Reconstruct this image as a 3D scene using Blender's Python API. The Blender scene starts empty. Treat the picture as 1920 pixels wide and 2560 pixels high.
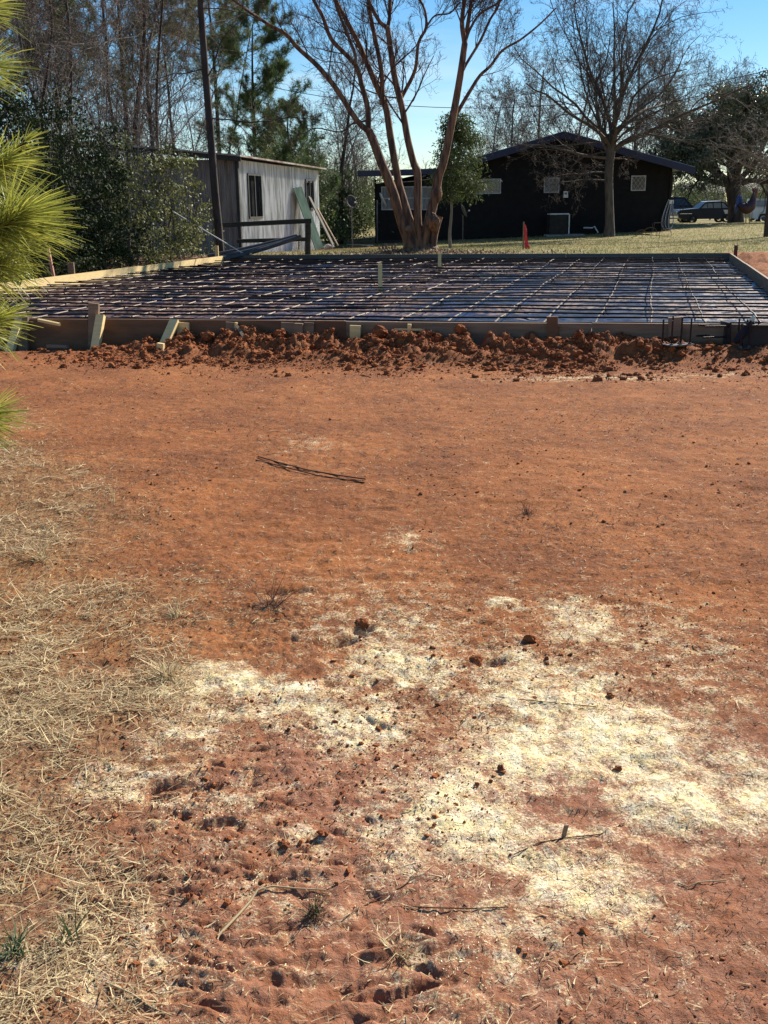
import bpy, math, random
import numpy as np
from mathutils import Vector

# ------------------------------------------------------------------ camera
scene = bpy.context.scene
col = scene.collection
F, HZ, SL, H = 2600.0, 514.0, .0136, 1.5
PITCH = math.atan((1280-HZ)/F); ROLL = math.atan(SL)
FW = np.array([0, math.cos(PITCH), -math.sin(PITCH)])
U0 = np.array([0, math.sin(PITCH), math.cos(PITCH)])
RI = math.cos(ROLL)*np.array([1., 0, 0])-math.sin(ROLL)*U0
UP = math.sin(ROLL)*np.array([1., 0, 0])+math.cos(ROLL)*U0
CP = np.array([0, 0, H])
cam = bpy.data.cameras.new('camera')
cam.sensor_fit = 'VERTICAL'; cam.sensor_height = 36; cam.lens = F/2560*36
cam.clip_start = .05; cam.clip_end = 3000
camo = bpy.data.objects.new('camera', cam); col.objects.link(camo)
from mathutils import Matrix
mw = Matrix(((RI[0], UP[0], -FW[0], 0), (RI[1], UP[1], -FW[1], 0), (RI[2], UP[2], -FW[2], H), (0, 0, 0, 1)))
camo.matrix_world = mw
scene.camera = camo

# ------------------------------------------------------------------ light
SUN_EL, SUN_AZ = 34.0, 40.0        # azimuth: degrees from +Y towards +X
w = bpy.data.worlds.new('World'); scene.world = w; w.use_nodes = True
nt = w.node_tree; nt.nodes.clear()
sky = nt.nodes.new('ShaderNodeTexSky'); sky.sky_type = 'NISHITA'; sky.sun_disc = False
sky.sun_elevation = math.radians(SUN_EL); sky.sun_rotation = math.radians(SUN_AZ)
sky.air_density = 1.0; sky.dust_density = 0.05; sky.ozone_density = 3.5; sky.altitude = 200
bgn = nt.nodes.new('ShaderNodeBackground'); bgn.inputs[1].default_value = .068
outw = nt.nodes.new('ShaderNodeOutputWorld')
tcw = nt.nodes.new('ShaderNodeTexCoord'); mpw = nt.nodes.new('ShaderNodeMapping')
mpw.inputs['Scale'].default_value = (2.2, 2.2, 14); mpw.inputs['Rotation'].default_value = (.04, .12, .3)
nzw = nt.nodes.new('ShaderNodeTexNoise'); nzw.inputs['Scale'].default_value = 1.6; nzw.inputs['Detail'].default_value = 6
nzw.inputs['Distortion'].default_value = .5
rmw = nt.nodes.new('ShaderNodeMapRange'); rmw.inputs[1].default_value = .5; rmw.inputs[2].default_value = .82
rmw.inputs[3].default_value = 0; rmw.inputs[4].default_value = .55
mxw = nt.nodes.new('ShaderNodeMixRGB'); mxw.inputs[2].default_value = (7.5, 8.6, 9.6, 1)
nt.links.new(tcw.outputs['Generated'], mpw.inputs[0]); nt.links.new(mpw.outputs[0], nzw.inputs['Vector'])
nt.links.new(nzw.outputs['Fac'], rmw.inputs[0]); nt.links.new(rmw.outputs[0], mxw.inputs[0])
hs = nt.nodes.new('ShaderNodeHueSaturation'); hs.inputs['Saturation'].default_value = 1.3; nt.links.new(sky.outputs[0], hs.inputs['Color']); nt.links.new(hs.outputs[0], mxw.inputs[1]); nt.links.new(mxw.outputs[0], bgn.inputs[0])
nt.links.new(bgn.outputs[0], outw.inputs[0])
sun = bpy.data.lights.new('sun', 'SUN'); sun.energy = 5.0; sun.angle = math.radians(.5); sun.color = (1, .93, .81)
so = bpy.data.objects.new('sun', sun); col.objects.link(so)
el, az = math.radians(SUN_EL), math.radians(SUN_AZ)
sd = Vector((math.sin(az)*math.cos(el), math.cos(az)*math.cos(el), math.sin(el)))
so.rotation_euler = sd.to_track_quat('Z', 'Y').to_euler()
scene.view_settings.view_transform = 'Standard'; scene.view_settings.look = 'None'
scene.view_settings.exposure = .84; scene.view_settings.gamma = 1

# ------------------------------------------------------------------ projection helpers
def ray(px, py): return FW*F+RI*(px-960)+UP*(1280-py)
def G(px, py, z=0.):
    d = ray(px, py); return CP+d*((z-H)/d[2])
def W(px, py, Y):
    d = ray(px, py); return CP+d*(Y/d[1])
def proj(p):
    q = np.asarray(p, float)-CP; zc = q@FW
    zc = np.where(np.abs(zc) < 1e-3, 1e-3, zc)
    return 960+F*(q@RI)/zc, 1280-F*(q@UP)/zc, zc

# ------------------------------------------------------------------ noise
def _h(ix, iy, s):
    h = (ix.astype(np.int64)*374761393+iy.astype(np.int64)*668265263+s*974634777) & 0xffffffff
    h = ((h ^ (h >> 13))*1274126177) & 0xffffffff
    h = h ^ (h >> 16)
    return (h & 0xffffff)/float(0xffffff)
def vn(x, y, s=0):
    ix = np.floor(x); iy = np.floor(y); fx = x-ix; fy = y-iy
    fx = fx*fx*(3-2*fx); fy = fy*fy*(3-2*fy)
    a = _h(ix, iy, s); b = _h(ix+1, iy, s); c = _h(ix, iy+1, s); d = _h(ix+1, iy+1, s)
    return (a+(b-a)*fx)*(1-fy)+(c+(d-c)*fx)*fy
def fbm(x, y, s=0, o=4, g=.5):
    t = 0; a = 1; n = 0; c, sn = .8, .6
    for i in range(o):
        t = t+a*vn(x, y, s+i*17); n += a; a *= g
        x, y = (x*c-y*sn)*2.03+11.3, (x*sn+y*c)*2.03+5.7
    return t/n
def sst(a, b, x):
    t = np.clip((x-a)/(b-a), 0, 1); return t*t*(3-2*t)

# ------------------------------------------------------------------ slab frame (a rectangle on the ground)
ZT = .31
qA, qB, qC, qD = [G(*q, ZT) for q in ((-649, 790), (2085, 812.6), (1823, 632), (570, 638))]
sc_ = (qA+qB+qC+qD)/4
su = (qB-qA)+(qC-qD); su[2] = 0; su /= np.linalg.norm(su)
sn = np.array([-su[1], su[0], 0]); sv = (qD-qA)+(qC-qB); sv[2] = 0; sv /= np.linalg.norm(sv)
LU = (np.linalg.norm(qB-qA)+np.linalg.norm(qC-qD))/2; LV = (np.linalg.norm(qC-qB)+np.linalg.norm(qD-qA))/2; SDET = su[0]*sv[1]-su[1]*sv[0]
SA = sc_-su*LU/2-sv*LV/2; SA[2] = 0
def S(u, v, z=0.): return SA+su*u+sv*v+np.array([0, 0, z])
def suv(x, y):
    dx = x-SA[0]; dy = y-SA[1]
    return (dx*sv[1]-dy*sv[0])/SDET, (dy*su[0]-dx*su[1])/SDET

# ------------------------------------------------------------------ terrain
_q = G(1600, 870, .05); SP1 = float(suv(_q[0], _q[1])[0])
SAW = [(560,1720,140,45,1.1),(740,1735,130,34,1.0),(640,1790,150,30,.8),(800,1790,120,30,.85),(1000,1680,150,50,.9),(880,1830,140,70,.9),(480,1860,90,60,.75),
 (330,1975,150,24,.7),(1300,1850,150,100,1.05),(1400,1770,190,90,1),(1560,1880,180,95,1.1),(1700,1990,170,70,1.1),
 (1890,1990,120,80,1),(1140,2050,180,100,1.05),(1300,2130,170,80,.9),(1480,2200,160,90,.85),(1350,1680,170,70,.75),
 (1430,1550,90,50,.75),(1000,1580,200,70,.6),(1650,1620,200,110,.45),(1480,945,200,7,.62),(1800,938,120,5,.45),(1030,1350,60,28,.45),
 (680,2240,200,100,.42),(300,2420,300,120,.5),(1250,2330,200,120,.5),(520,2050,200,120,.42),(1270,1510,40,14,.8),
 (1600,2110,170,60,.5),(1080,1940,220,70,.55),(650,1800,200,60,.45),(900,1500,300,70,.35),(760,1120,60,18,.4),(1500,2450,300,90,.3),(1750,1750,180,70,.4),(760,2100,110,40,.5)]
SAWM = []
for cx, cy, rx, ry, s in SAW:
    c = G(cx, cy); e = G(cx+rx, cy); f = G(cx, cy-ry)
    SAWM.append((c[0], c[1], max(.02, e[0]-c[0]), max(.02, f[1]-c[1]), s))
PITS = [(G(a, b)[0], G(a, b)[1], c, d, e, f) for a, b, c, d, e, f in ((850, 1608, .085, .035, .7, .05), (905, 1575, .045, .03, .5, .045), (1050, 1690, .08, .04, .8, .03), (1230, 1655, .05, .03, .4, .03), (700, 1480, .13, .03, .1, .025))]
LUGS = []
_r = np.random.default_rng(17)
for (c0_, c1_, y0_, y1_, st_, dp_) in ((380, 900, 1935, 2260, 40, 1.), (560, 1140, 2330, 2560, 46, .9), (470, 800, 1450, 1590, 34, .75), (960, 1300, 1500, 1560, 30, .4)):
    k_ = 0; yy = y0_
    while yy < y1_:
        for cx_ in np.arange(c0_+(k_ % 2)*60+(yy-y0_)*-.25, c1_-(yy-y0_)*.15, 165):
            if _r.uniform() < .12: continue
            q_ = G(cx_+_r.uniform(-22, 22), yy+_r.uniform(-9, 9))
            LUGS.append((q_[0], q_[1], _r.uniform(.035, .07), _r.uniform(.007, .012), _r.uniform(-.25, .35)+(.25 if k_ % 2 else -.15), _r.uniform(.006, .015)*dp_, _r.uniform(-4, 4)))
        yy += st_; k_ += 1
def saw_mask(x, y):
    wx = x+.12*(fbm(x*5, y*5, 51, 3)-.5)*2; wy = y+.18*(fbm(x*5, y*5, 77, 3)-.5)*2
    m = np.zeros_like(x)
    for cx, cy, rx, ry, s in SAWM:
        d = ((wx-cx)/rx)**2+((wy-cy)/ry)**2
        m = np.maximum(m, s*.90*np.exp(-d*.60))
    return m
EDG = [G(*q) for q in ((40,1100),(330,1240),(300,1400),(440,1650),(380,1880),(290,2080),(120,2330),(-60,2560))]
_ey = np.array([p[1] for p in EDG][::-1]); _ex = np.array([p[0] for p in EDG][::-1])
def straw_mask(x, y):
    ex = np.interp(y, _ey, _ex)
    ex = np.where(y > _ey[-1], _ex[-1]-(y-_ey[-1])*.5, ex)
    d = (ex-x)+.8*(fbm(x*3, y*3, 91, 4)-.5)
    return sst(-.45, .4, d)
def slab_in(x, y, m=0.):
    u, v = suv(x, y)
    return sst(-m-.15, -m+.0, u)*sst(-m-.15, -m, v)*sst(-m-.15, -m, LU-u)*sst(-m-.15, -m, LV-v)
def lawn_mask(x, y):
    u, v = suv(x, y)
    n = (fbm(x*.6, y*.6, 5, 3)-.5)*1.6
    a = sst(LV+.2, LV+.9, v+n*.5)*sst(-1.5, .5, u+n)
    r = sst(LV+2.0, LV+3.6, v+n)
    return np.maximum(np.where(u > LU, r, a), sst(44, 50, y))
def gz(x, y):
    x = np.asarray(x, float); y = np.asarray(y, float)
    zl = np.clip(-.19+.03*x, -.45, .3)
    t = sst(29, 48, y)
    far = .2*(1-t)+zl*t
    far = far*(1-sst(62, 78, y))
    u, v = suv(x, y)
    b = sst(LV-1.5, LV+.4, v)
    l = sst(.6, -.6, u)*sst(2., 7., v)*.17
    z = np.maximum(far*b, l*(1-b)+far*b*1.)
    return z
def T(px, py):
    z = 0.
    for i in range(12):
        p = G(px, py, z); z = .5*z+.5*float(gz(p[0], p[1]))
    p = G(px, py, z); p[2] = float(gz(p[0], p[1])); return p
def ground_z(x, y):
    sh_ = np.shape(x); x = np.atleast_1d(np.asarray(x, float)); y = np.atleast_1d(np.asarray(y, float))
    z = np.array(gz(x, y))
    u, v = suv(x, y)
    near = sst(40, 18, y)
    fg = sst(9., 3., y)
    z = z+.045*(fbm(x*.45, y*.45, 3, 3)-.5)*near
    z = z+.022*(fbm(x*4, y*5, 9, 5)-.5)*near
    z = z+.010*(fbm(x*9, y*13, 19, 4)-.5)*sst(13, 9, y)*sst(1.5, 3, y)
    # small crumbs
    z = z+.012*(fbm(x*20, y*24, 13, 4)-.5)*sst(14, 6, y)
    z = z+.008*(fbm(x*60, y*60, 23, 3)-.5)*fg
    # crawler-tread dents, lower left and bottom centre
    X, Y, _ = proj(np.stack([x, y, z*0], -1))
    tm = np.exp(-((X-560)/300)**2-((Y-2110)/190)**2)+.9*np.exp(-((X-860)/330)**2-((Y-2430)/150)**2)+.55*np.exp(-((X-720)/260)**2-((Y-1560)/70)**2)+.4*np.exp(-((X-1000)/400)**2-((Y-1780)/170)**2)
    tm = np.clip(tm, 0, 1)*(y > .5)
    wy = y+.05*np.sin(x*9+3*vn(x*2, y*2, 8))+.03*fbm(x*10, y*10, 31, 2)
    wx = x+.05*(fbm(x*8, y*8, 35, 3)-.5); wy = wy+.03*(fbm(x*14, y*14, 36, 3)-.5)
    rid = np.abs(vn(wx*7, wy*22, 41)-.5)*2
    z = z-tm*.027*sst(.26, .0, rid)*sst(.35, .6, vn(x*7+7, y*7, 44))+tm*.010*(vn(wx*8, wy*26+.5, 47)-.4)
    z = z+tm*.010*(fbm(x*16, y*30, 49, 3)-.5)
    # bootprint-like hollows mid ground
    hn = fbm(x*3.1, y*5.2, 61, 3)
    z = z-.008*sst(.62, .72, hn)*sst(1.2, 2.2, y)*sst(7, 5, y)
    for (cx, cy, rx, ry, an, dp) in PITS:
        dx = x-cx; dy = y-cy; a_ = dx*math.cos(an)+dy*math.sin(an); b_ = -dx*math.sin(an)+dy*math.cos(an)
        z = z-dp*np.exp(-((a_/rx)**2+(b_/ry)**2)**1.5)*(.6+.8*fbm(x*18, y*18, 66, 2))
    for (cx, cy, rx, ry, an, dp, cv) in LUGS:
        ii = np.nonzero((np.abs(x-cx) < .22) & (np.abs(y-cy) < .22))[0]
        if not len(ii): continue
        dx = x[ii]-cx; dy = y[ii]-cy; a_ = dx*math.cos(an)+dy*math.sin(an); b_ = -dx*math.sin(an)+dy*math.cos(an)-cv*a_*a_
        b_ = b_+.012*(vn(x[ii]*40, y[ii]*40, 67)-.5); e_ = np.exp(-(a_/rx)**4)
        z[ii] = z[ii]+e_*dp*(-1.1*np.exp(-(b_/ry)**2)+.75*np.exp(-((b_+ry*2.0)/(ry*1.4))**2))
    nz_ = np.nonzero((y > .8) & (y < 9) & (np.abs(x) < .5*y+1))[0]
    if len(nz_): z[nz_] += .012*np.clip(saw_mask(x[nz_], y[nz_]), 0, 1)*(.2+1.1*fbm(x[nz_]*13, y[nz_]*13, 29, 4))
    # berm heaped against the near form board
    on = fbm(x*1.1, y*1.1, 71, 3)
    bu = sst(4.2, 6.6, u)*1.0
    flat = sst(SP1, SP1+.6, u)
    hgt = (.0+.165*bu)*(.75+.55*on)*(1-flat)+.16*flat+.02
    wdt = .95+.5*vn(x*.8, 0*x, 72)
    prof = sst(-wdt, -.18, v)*sst(.0, -.12, v)*.0+np.where(v < 0, sst(-wdt, -.22, v), 0)
    lump = fbm(x*7, y*7, 73, 4)
    ber = prof*(hgt*.62+.36*(lump-.45)*(.15+.85*bu)*(1-.75*flat))
    z = np.where((v < 0) & (v > -2) & (u > -3) & (u < LU+4), z+np.maximum(ber, -.01), z)
    dig = sst(5.6, 4.4, u)*sst(-.55, -.2, v)*(v < .02)*(u > -2)
    z = z-.06*dig
    # inside the forms
    z = np.where((u > -.02) & (u < LU+.02) & (v > -.02) & (v < LV+.02), .0+.02*fbm(x*2, y*2, 4, 2), z)
    # soil thrown up right of and behind the slab
    ro = sst(LU+.1, LU+.5, u)*sst(LU+2.5, LU+1., u)*sst(0, 1, v)*sst(LV+1, LV, v)
    z = z+ro*(.10+.14*(lump-.4))
    zb = sst(LV+.05, LV+.2, v)*sst(LV+1.2, LV+.3, v)*sst(-1, 1, u)*sst(LU+1, LU, u)
    z = z+zb*(.02+.08*(lump-.4))
    mm = np.exp(-((x-1.0)**2+(y-29.6)**2)/2.2)
    z = z+mm*.12
    return z if sh_ else float(z[0])

def hit(px, py, dmax=14.):
    d = ray(px, py); d = d/np.linalg.norm(d); t = np.linspace(1., dmax, 2600); P = CP+d*t[:, None]
    i = np.argmax(P[:, 2] <= ground_z(P[:, 0], P[:, 1])); return P[i]
# ------------------------------------------------------------------ mesh helpers
def to_mesh(name, V, faces, smooth=False, attrs=None):
    """faces: list of arrays (n,k)"""
    me = bpy.data.meshes.new(name)
    V = np.asarray(V, np.float32)
    faces = [f for f in faces if len(f)]
    nl = sum(f.size for f in faces); nf = sum(len(f) for f in faces)
    me.vertices.add(len(V)); me.vertices.foreach_set('co', V.ravel())
    me.loops.add(nl); me.polygons.add(nf)
    me.loops.foreach_set('vertex_index', np.concatenate([f.ravel() for f in faces]).astype(np.int32))
    st = []; o = 0
    for f in faces:
        st.append(o+np.arange(len(f))*f.shape[1]); o += f.size
    me.polygons.foreach_set('loop_start', np.concatenate(st).astype(np.int32))
    me.polygons.foreach_set('use_smooth', np.full(nf, smooth))
    if attrs:
        for k, a in attrs.items():
            at = me.attributes.new(k, 'FLOAT', 'POINT'); at.data.foreach_set('value', np.asarray(a, np.float32))
    me.update(calc_edges=True); me.validate()
    return me

class MB:
    def __init__(s): s.V = []; s.F = {}; s.n = 0
    def add(s, V, F):
        V = np.asarray(V, float).reshape(-1, 3)
        for f in (F if isinstance(F, list) and isinstance(F[0], np.ndarray) and F[0].ndim == 2 else [F]):
            f = np.asarray(f, int)
            if f.size: s.F.setdefault(f.shape[1], []).append(f+s.n)
        s.V.append(V); s.n += len(V); return s
    def prism(s, quad0, quad1):
        """two 4-point rings"""
        V = list(quad0)+list(quad1)
        F = [[3,2,1,0],[4,5,6,7]]+[[i, (i+1) % 4, 4+(i+1) % 4, 4+i] for i in range(4)]
        return s.add(V, np.array(F))
    def box(s, c, sx, sy, sz, ax=None, ay=None, az=None):
        c = np.asarray(c, float)
        ax = np.array([1., 0, 0]) if ax is None else np.asarray(ax, float)
        ay = np.array([0, 1., 0]) if ay is None else np.asarray(ay, float)
        az = np.array([0, 0, 1.]) if az is None else np.asarray(az, float)
        q = [(-1,-1),(1,-1),(1,1),(-1,1)]
        return s.prism([c+ax*a*sx/2+ay*b*sy/2-az*sz/2 for a, b in q], [c+ax*a*sx/2+ay*b*sy/2+az*sz/2 for a, b in q])
    def board(s, a, b, wd, th, side=None):
        """a plank from a to b, wd across, th thick; side = approx direction of its width"""
        a = np.asarray(a, float); b = np.asarray(b, float); d = b-a; L = np.linalg.norm(d); d /= L
        side = np.array([0, 0, 1.]) if side is None else np.asarray(side, float)
        sdn = side-d*(side@d); sdn /= np.linalg.norm(sdn); n = np.cross(d, sdn)
        return s.box((a+b)/2, L, wd, th, d, sdn, n)
    def tube(s, P, R, n=6, cap=True):
        P = np.asarray(P, float); k = len(P); R = np.broadcast_to(np.asarray(R, float), (k,))
        V, F = tubes(P[None], R[None], n)
        s.add(V, F)
        if cap:
            s.add(V[:n], np.arange(n)[::-1][None]); s.add(V[-n:], np.arange(n)[None])
        return s
    def lathe(s, c, prof, axis=(0,0,1), n=20):
        ax = np.asarray(axis, float); ax /= np.linalg.norm(ax)
        t = np.array([1., 0, 0]) if abs(ax[0]) < .8 else np.array([0, 1., 0])
        e1 = np.cross(ax, t); e1 /= np.linalg.norm(e1); e2 = np.cross(ax, e1)
        th = np.arange(n)/n*2*math.pi
        V = []
        for r, h in prof:
            V.append(np.asarray(c)+ax*h+r*(np.cos(th)[:, None]*e1+np.sin(th)[:, None]*e2))
        V = np.concatenate(V); m = len(prof)
        i = np.arange(n); F = []
        for j in range(m-1):
            F.append(np.stack([j*n+i, j*n+(i+1) % n, (j+1)*n+(i+1) % n, (j+1)*n+i], 1))
        return s.add(V, np.concatenate(F))
    def build(s, name, m, parent=None, origin=None, smooth=False, **kw):
        V = np.concatenate(s.V); o = origin
        if parent is not None: o = ORI[parent.name]
        if o is None:
            lo, hi = V.min(0), V.max(0); o = np.array([(lo[0]+hi[0])/2, (lo[1]+hi[1])/2, lo[2]])
        o = np.asarray(o, float)
        me = to_mesh(name, V-o, [np.concatenate(f) for f in s.F.values()], smooth)
        me.materials.append(m)
        ob = bpy.data.objects.new(name, me); col.objects.link(ob)
        if parent is not None: ob.parent = parent; ORI[ob.name] = o
        else: ob.location = o; ORI[ob.name] = o
        for k, v in kw.items(): ob[k] = v
        return ob
ORI = {}
def tubes(P, R, n):
    """P (M,k,3), R (M,k) -> verts, quads"""
    M, k, _ = P.shape
    d = np.empty_like(P); d[:, 1:-1] = P[:, 2:]-P[:, :-2]; d[:, 0] = P[:, 1]-P[:, 0]; d[:, -1] = P[:, -1]-P[:, -2]
    d /= np.linalg.norm(d, axis=2, keepdims=True)+1e-9
    m = P[:, -1]-P[:, 0]; ref = np.zeros((M, 3)); ax = np.abs(m).argmin(1); ref[np.arange(M), ax] = 1
    e1 = np.cross(d, ref[:, None, :]); e1 /= np.linalg.norm(e1, axis=2, keepdims=True)+1e-9
    e2 = np.cross(d, e1)
    th = np.arange(n)/n*2*math.pi
    V = P[:, :, None, :]+R[:, :, None, None]*(np.cos(th)[None, None, :, None]*e1[:, :, None, :]+np.sin(th)[None, None, :, None]*e2[:, :, None, :])
    base = (np.arange(M)*k*n)[:, None, None]+(np.arange(k-1)*n)[None, :, None]
    i = np.arange(n)[None, None, :]; i2 = (i+1) % n
    F = np.stack([base+i, base+i2, base+n+i2, base+n+i], -1).reshape(-1, 4)
    return V.reshape(-1, 3), F
def tag(o, label=None, cat=None, group=None, kind=None):
    if label: o['label'] = label
    if cat: o['category'] = cat
    if group: o['group'] = group
    if kind: o['kind'] = kind
    return o
def thing(name, loc, label, cat, group=None):
    o = bpy.data.objects.new(name, None); col.objects.link(o); o.location = loc; o.empty_display_size = .2
    ORI[o.name] = np.asarray(loc, float); return tag(o, label, cat, group)

# ------------------------------------------------------------------ materials
def mat(name, c1, c2=None, scale=8, rough=.8, bump=0, bscale=40, metal=0, isl=0, det=5, stretch=None, spec=.5, lo=.35, hi=.65, trans=0, coords='Object', gray=0):
    m = bpy.data.materials.new(name); m.use_nodes = True; t = m.node_tree; b = t.nodes['Principled BSDF']
    L = t.links.new
    b.inputs['Roughness'].default_value = rough; b.inputs['Metallic'].default_value = metal
    b.inputs['Specular IOR Level'].default_value = spec
    c2 = c2 or tuple(x*.7 for x in c1)
    tc = t.nodes.new('ShaderNodeTexCoord'); mp = t.nodes.new('ShaderNodeMapping')
    L(tc.outputs[coords], mp.inputs[0])
    if stretch: mp.inputs['Scale'].default_value = stretch
    nz = t.nodes.new('ShaderNodeTexNoise'); nz.inputs['Scale'].default_value = scale; nz.inputs['Detail'].default_value = det
    L(mp.outputs[0], nz.inputs['Vector'])
    mr = t.nodes.new('ShaderNodeMapRange'); mr.inputs[1].default_value = lo; mr.inputs[2].default_value = hi
    L(nz.outputs['Fac'], mr.inputs[0])
    fac = mr.outputs[0]
    if isl:
        ge = t.nodes.new('ShaderNodeNewGeometry'); mx = t.nodes.new('ShaderNodeMath'); mx.operation = 'MULTIPLY_ADD'
        L(ge.outputs['Random Per Island'], mx.inputs[0]); mx.inputs[1].default_value = isl
        m2 = t.nodes.new('ShaderNodeMath'); m2.operation = 'MULTIPLY'; m2.inputs[1].default_value = 1-isl
        L(fac, m2.inputs[0]); L(m2.outputs[0], mx.inputs[2]); fac = mx.outputs[0]
    mix = t.nodes.new('ShaderNodeMixRGB'); mix.inputs[1].default_value = (*c1, 1); mix.inputs[2].default_value = (*c2, 1)
    L(fac, mix.inputs[0]); L(mix.outputs[0], b.inputs['Base Color'])
    if bump:
        n2 = t.nodes.new('ShaderNodeTexNoise'); n2.inputs['Scale'].default_value = bscale; n2.inputs['Detail'].default_value = 4
        L(mp.outputs[0], n2.inputs['Vector'])
        bp = t.nodes.new('ShaderNodeBump'); bp.inputs['Strength'].default_value = bump; bp.inputs['Distance'].default_value = .02
        L(n2.outputs['Fac'], bp.inputs['Height']); L(bp.outputs[0], b.inputs['Normal'])
    if trans:
        tr = t.nodes.new('ShaderNodeBsdfTranslucent'); L(mix.outputs[0], tr.inputs[0])
        ms = t.nodes.new('ShaderNodeMixShader'); ms.inputs[0].default_value = trans
        L(b.outputs[0], ms.inputs[1]); L(tr.outputs[0], ms.inputs[2]); L(ms.outputs[0], t.nodes['Material Output'].inputs[0])
    return m

def ground_material():
    m = bpy.data.materials.new('earth'); m.use_nodes = True; t = m.node_tree; b = t.nodes['Principled BSDF']; L = t.links.new
    tc = t.nodes.new('ShaderNodeTexCoord')
    def noise(sc, det=5, stretch=None, rough=.5, dist=0):
        n = t.nodes.new('ShaderNodeTexNoise'); n.inputs['Scale'].default_value = sc; n.inputs['Detail'].default_value = det
        n.inputs['Roughness'].default_value = rough; n.inputs['Distortion'].default_value = dist
        if stretch:
            mp = t.nodes.new('ShaderNodeMapping'); mp.inputs['Scale'].default_value = stretch; L(tc.outputs['Object'], mp.inputs[0]); L(mp.outputs[0], n.inputs['Vector'])
        else: L(tc.outputs['Object'], n.inputs['Vector'])
        return n.outputs['Fac']
    def rng(x, a, b_, c=0., d=1.):
        r = t.nodes.new('ShaderNodeMapRange'); L(x, r.inputs[0])
        for i, v in zip((1, 2, 3, 4), (a, b_, c, d)): r.inputs[i].default_value = v
        return r.outputs[0]
    def mix(f, a, b_):
        x = t.nodes.new('ShaderNodeMixRGB')
        if isinstance(f, float): x.inputs[0].default_value = f
        else: L(f, x.inputs[0])
        for i, v in ((1, a), (2, b_)):
            if isinstance(v, tuple): x.inputs[i].default_value = (*v, 1)
            else: L(v, x.inputs[i])
        return x.outputs[0]
    def mth(op, a, b_):
        x = t.nodes.new('ShaderNodeMath'); x.operation = op
        for i, v in ((0, a), (1, b_)):
            if isinstance(v, (int, float)): x.inputs[i].default_value = v
            else: L(v, x.inputs[i])
        return x.outputs[0]
    def attr(n):
        a = t.nodes.new('ShaderNodeAttribute'); a.attribute_name = n; return a.outputs['Fac']
    # red clay
    c = mix(rng(noise(1.3, 6), .35, .65), (.37, .132, .040), (.22, .072, .023))
    c = mix(rng(noise(9, 6), .42, .7, 0, .65), c, (.17, .060, .026))
    c = mix(rng(noise(60, 4, None, .7), .5, .75, 0, .5), c, (.50, .22, .10))
    c = mix(rng(noise(38, 5, None, .7), .56, .68, 0, .7), c, (.075, .026, .014))
    c = mix(rng(noise(15, 7, (.7, 1.5, 1), .78), .53, .66, 0, .62), c, (.10, .034, .017))
    c = mix(rng(noise(26, 6, (.6, 1.6, 1), .75), .57, .70, 0, .5), c, (.55, .27, .14))
    c = mix(mth('MULTIPLY', attr('dry'), .8), c, mix(rng(noise(30, 5), .4, .6), (.37, .19, .13), (.28, .12, .075)))
    c = mix(attr('bermm'), c, mix(rng(noise(12, 5), .35, .65), (.33, .11, .038), (.16, .053, .02)))
    # thatch under the straw
    st = mth('MULTIPLY', attr('straw'), rng(noise(45, 5, (1, 1, 1), .7, 1.5), .38, .62, .15, .85))
    c = mix(st, c, mix(rng(noise(90, 4, (1, .3, 1)), .4, .6), (.36, .25, .11), (.085, .045, .02)))
    # sawdust
    sp = rng(noise(120, 3, None, .8), .3, .7, -.45, .45)
    sp2 = rng(noise(14, 5, None, .6), .3, .7, -.38, .38)
    sw = rng(mth('ADD', mth('ADD', attr('saw'), sp), sp2), .30, 1.05, 0, .93)
    c = mix(sw, c, mix(rng(noise(25, 4), .35, .65), (.92, .84, .60), (.90, .74, .38)))
    # forest floor litter
    lf = mix(rng(noise(14, 6, None, .7), .4, .6), (.045, .022, .012), (.13, .065, .03))
    c = mix(attr('litter'), c, lf)
    # winter lawn
    lw = mix(rng(noise(1.2, 5), .35, .65), (.36, .27, .12), (.18, .185, .05))
    lw = mix(rng(noise(16, 6, (1, .35, 1), .7), .4, .7, 0, .75), lw, (.10, .085, .035))
    lw = mix(rng(noise(45, 4), .5, .7, 0, .6), lw, (.50, .40, .22))
    lg = rng(mth('ADD', attr('lawn'), rng(noise(6, 5), .3, .7, -.4, .4)), .4, .6)
    c = mix(lg, c, lw)
    L(c, b.inputs['Base Color']); b.inputs['Roughness'].default_value = .95; b.inputs['Specular IOR Level'].default_value = .15
    bp = t.nodes.new('ShaderNodeBump'); bp.inputs['Strength'].default_value = .62; bp.inputs['Distance'].default_value = .02
    h = mth('ADD', mth('MULTIPLY', noise(45, 6, None, .75), 1.0), mth('MULTIPLY', noise(160, 4, None, .7), .35))
    L(h, bp.inputs['Height']); L(bp.outputs[0], b.inputs['Normal'])
    return m

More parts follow.
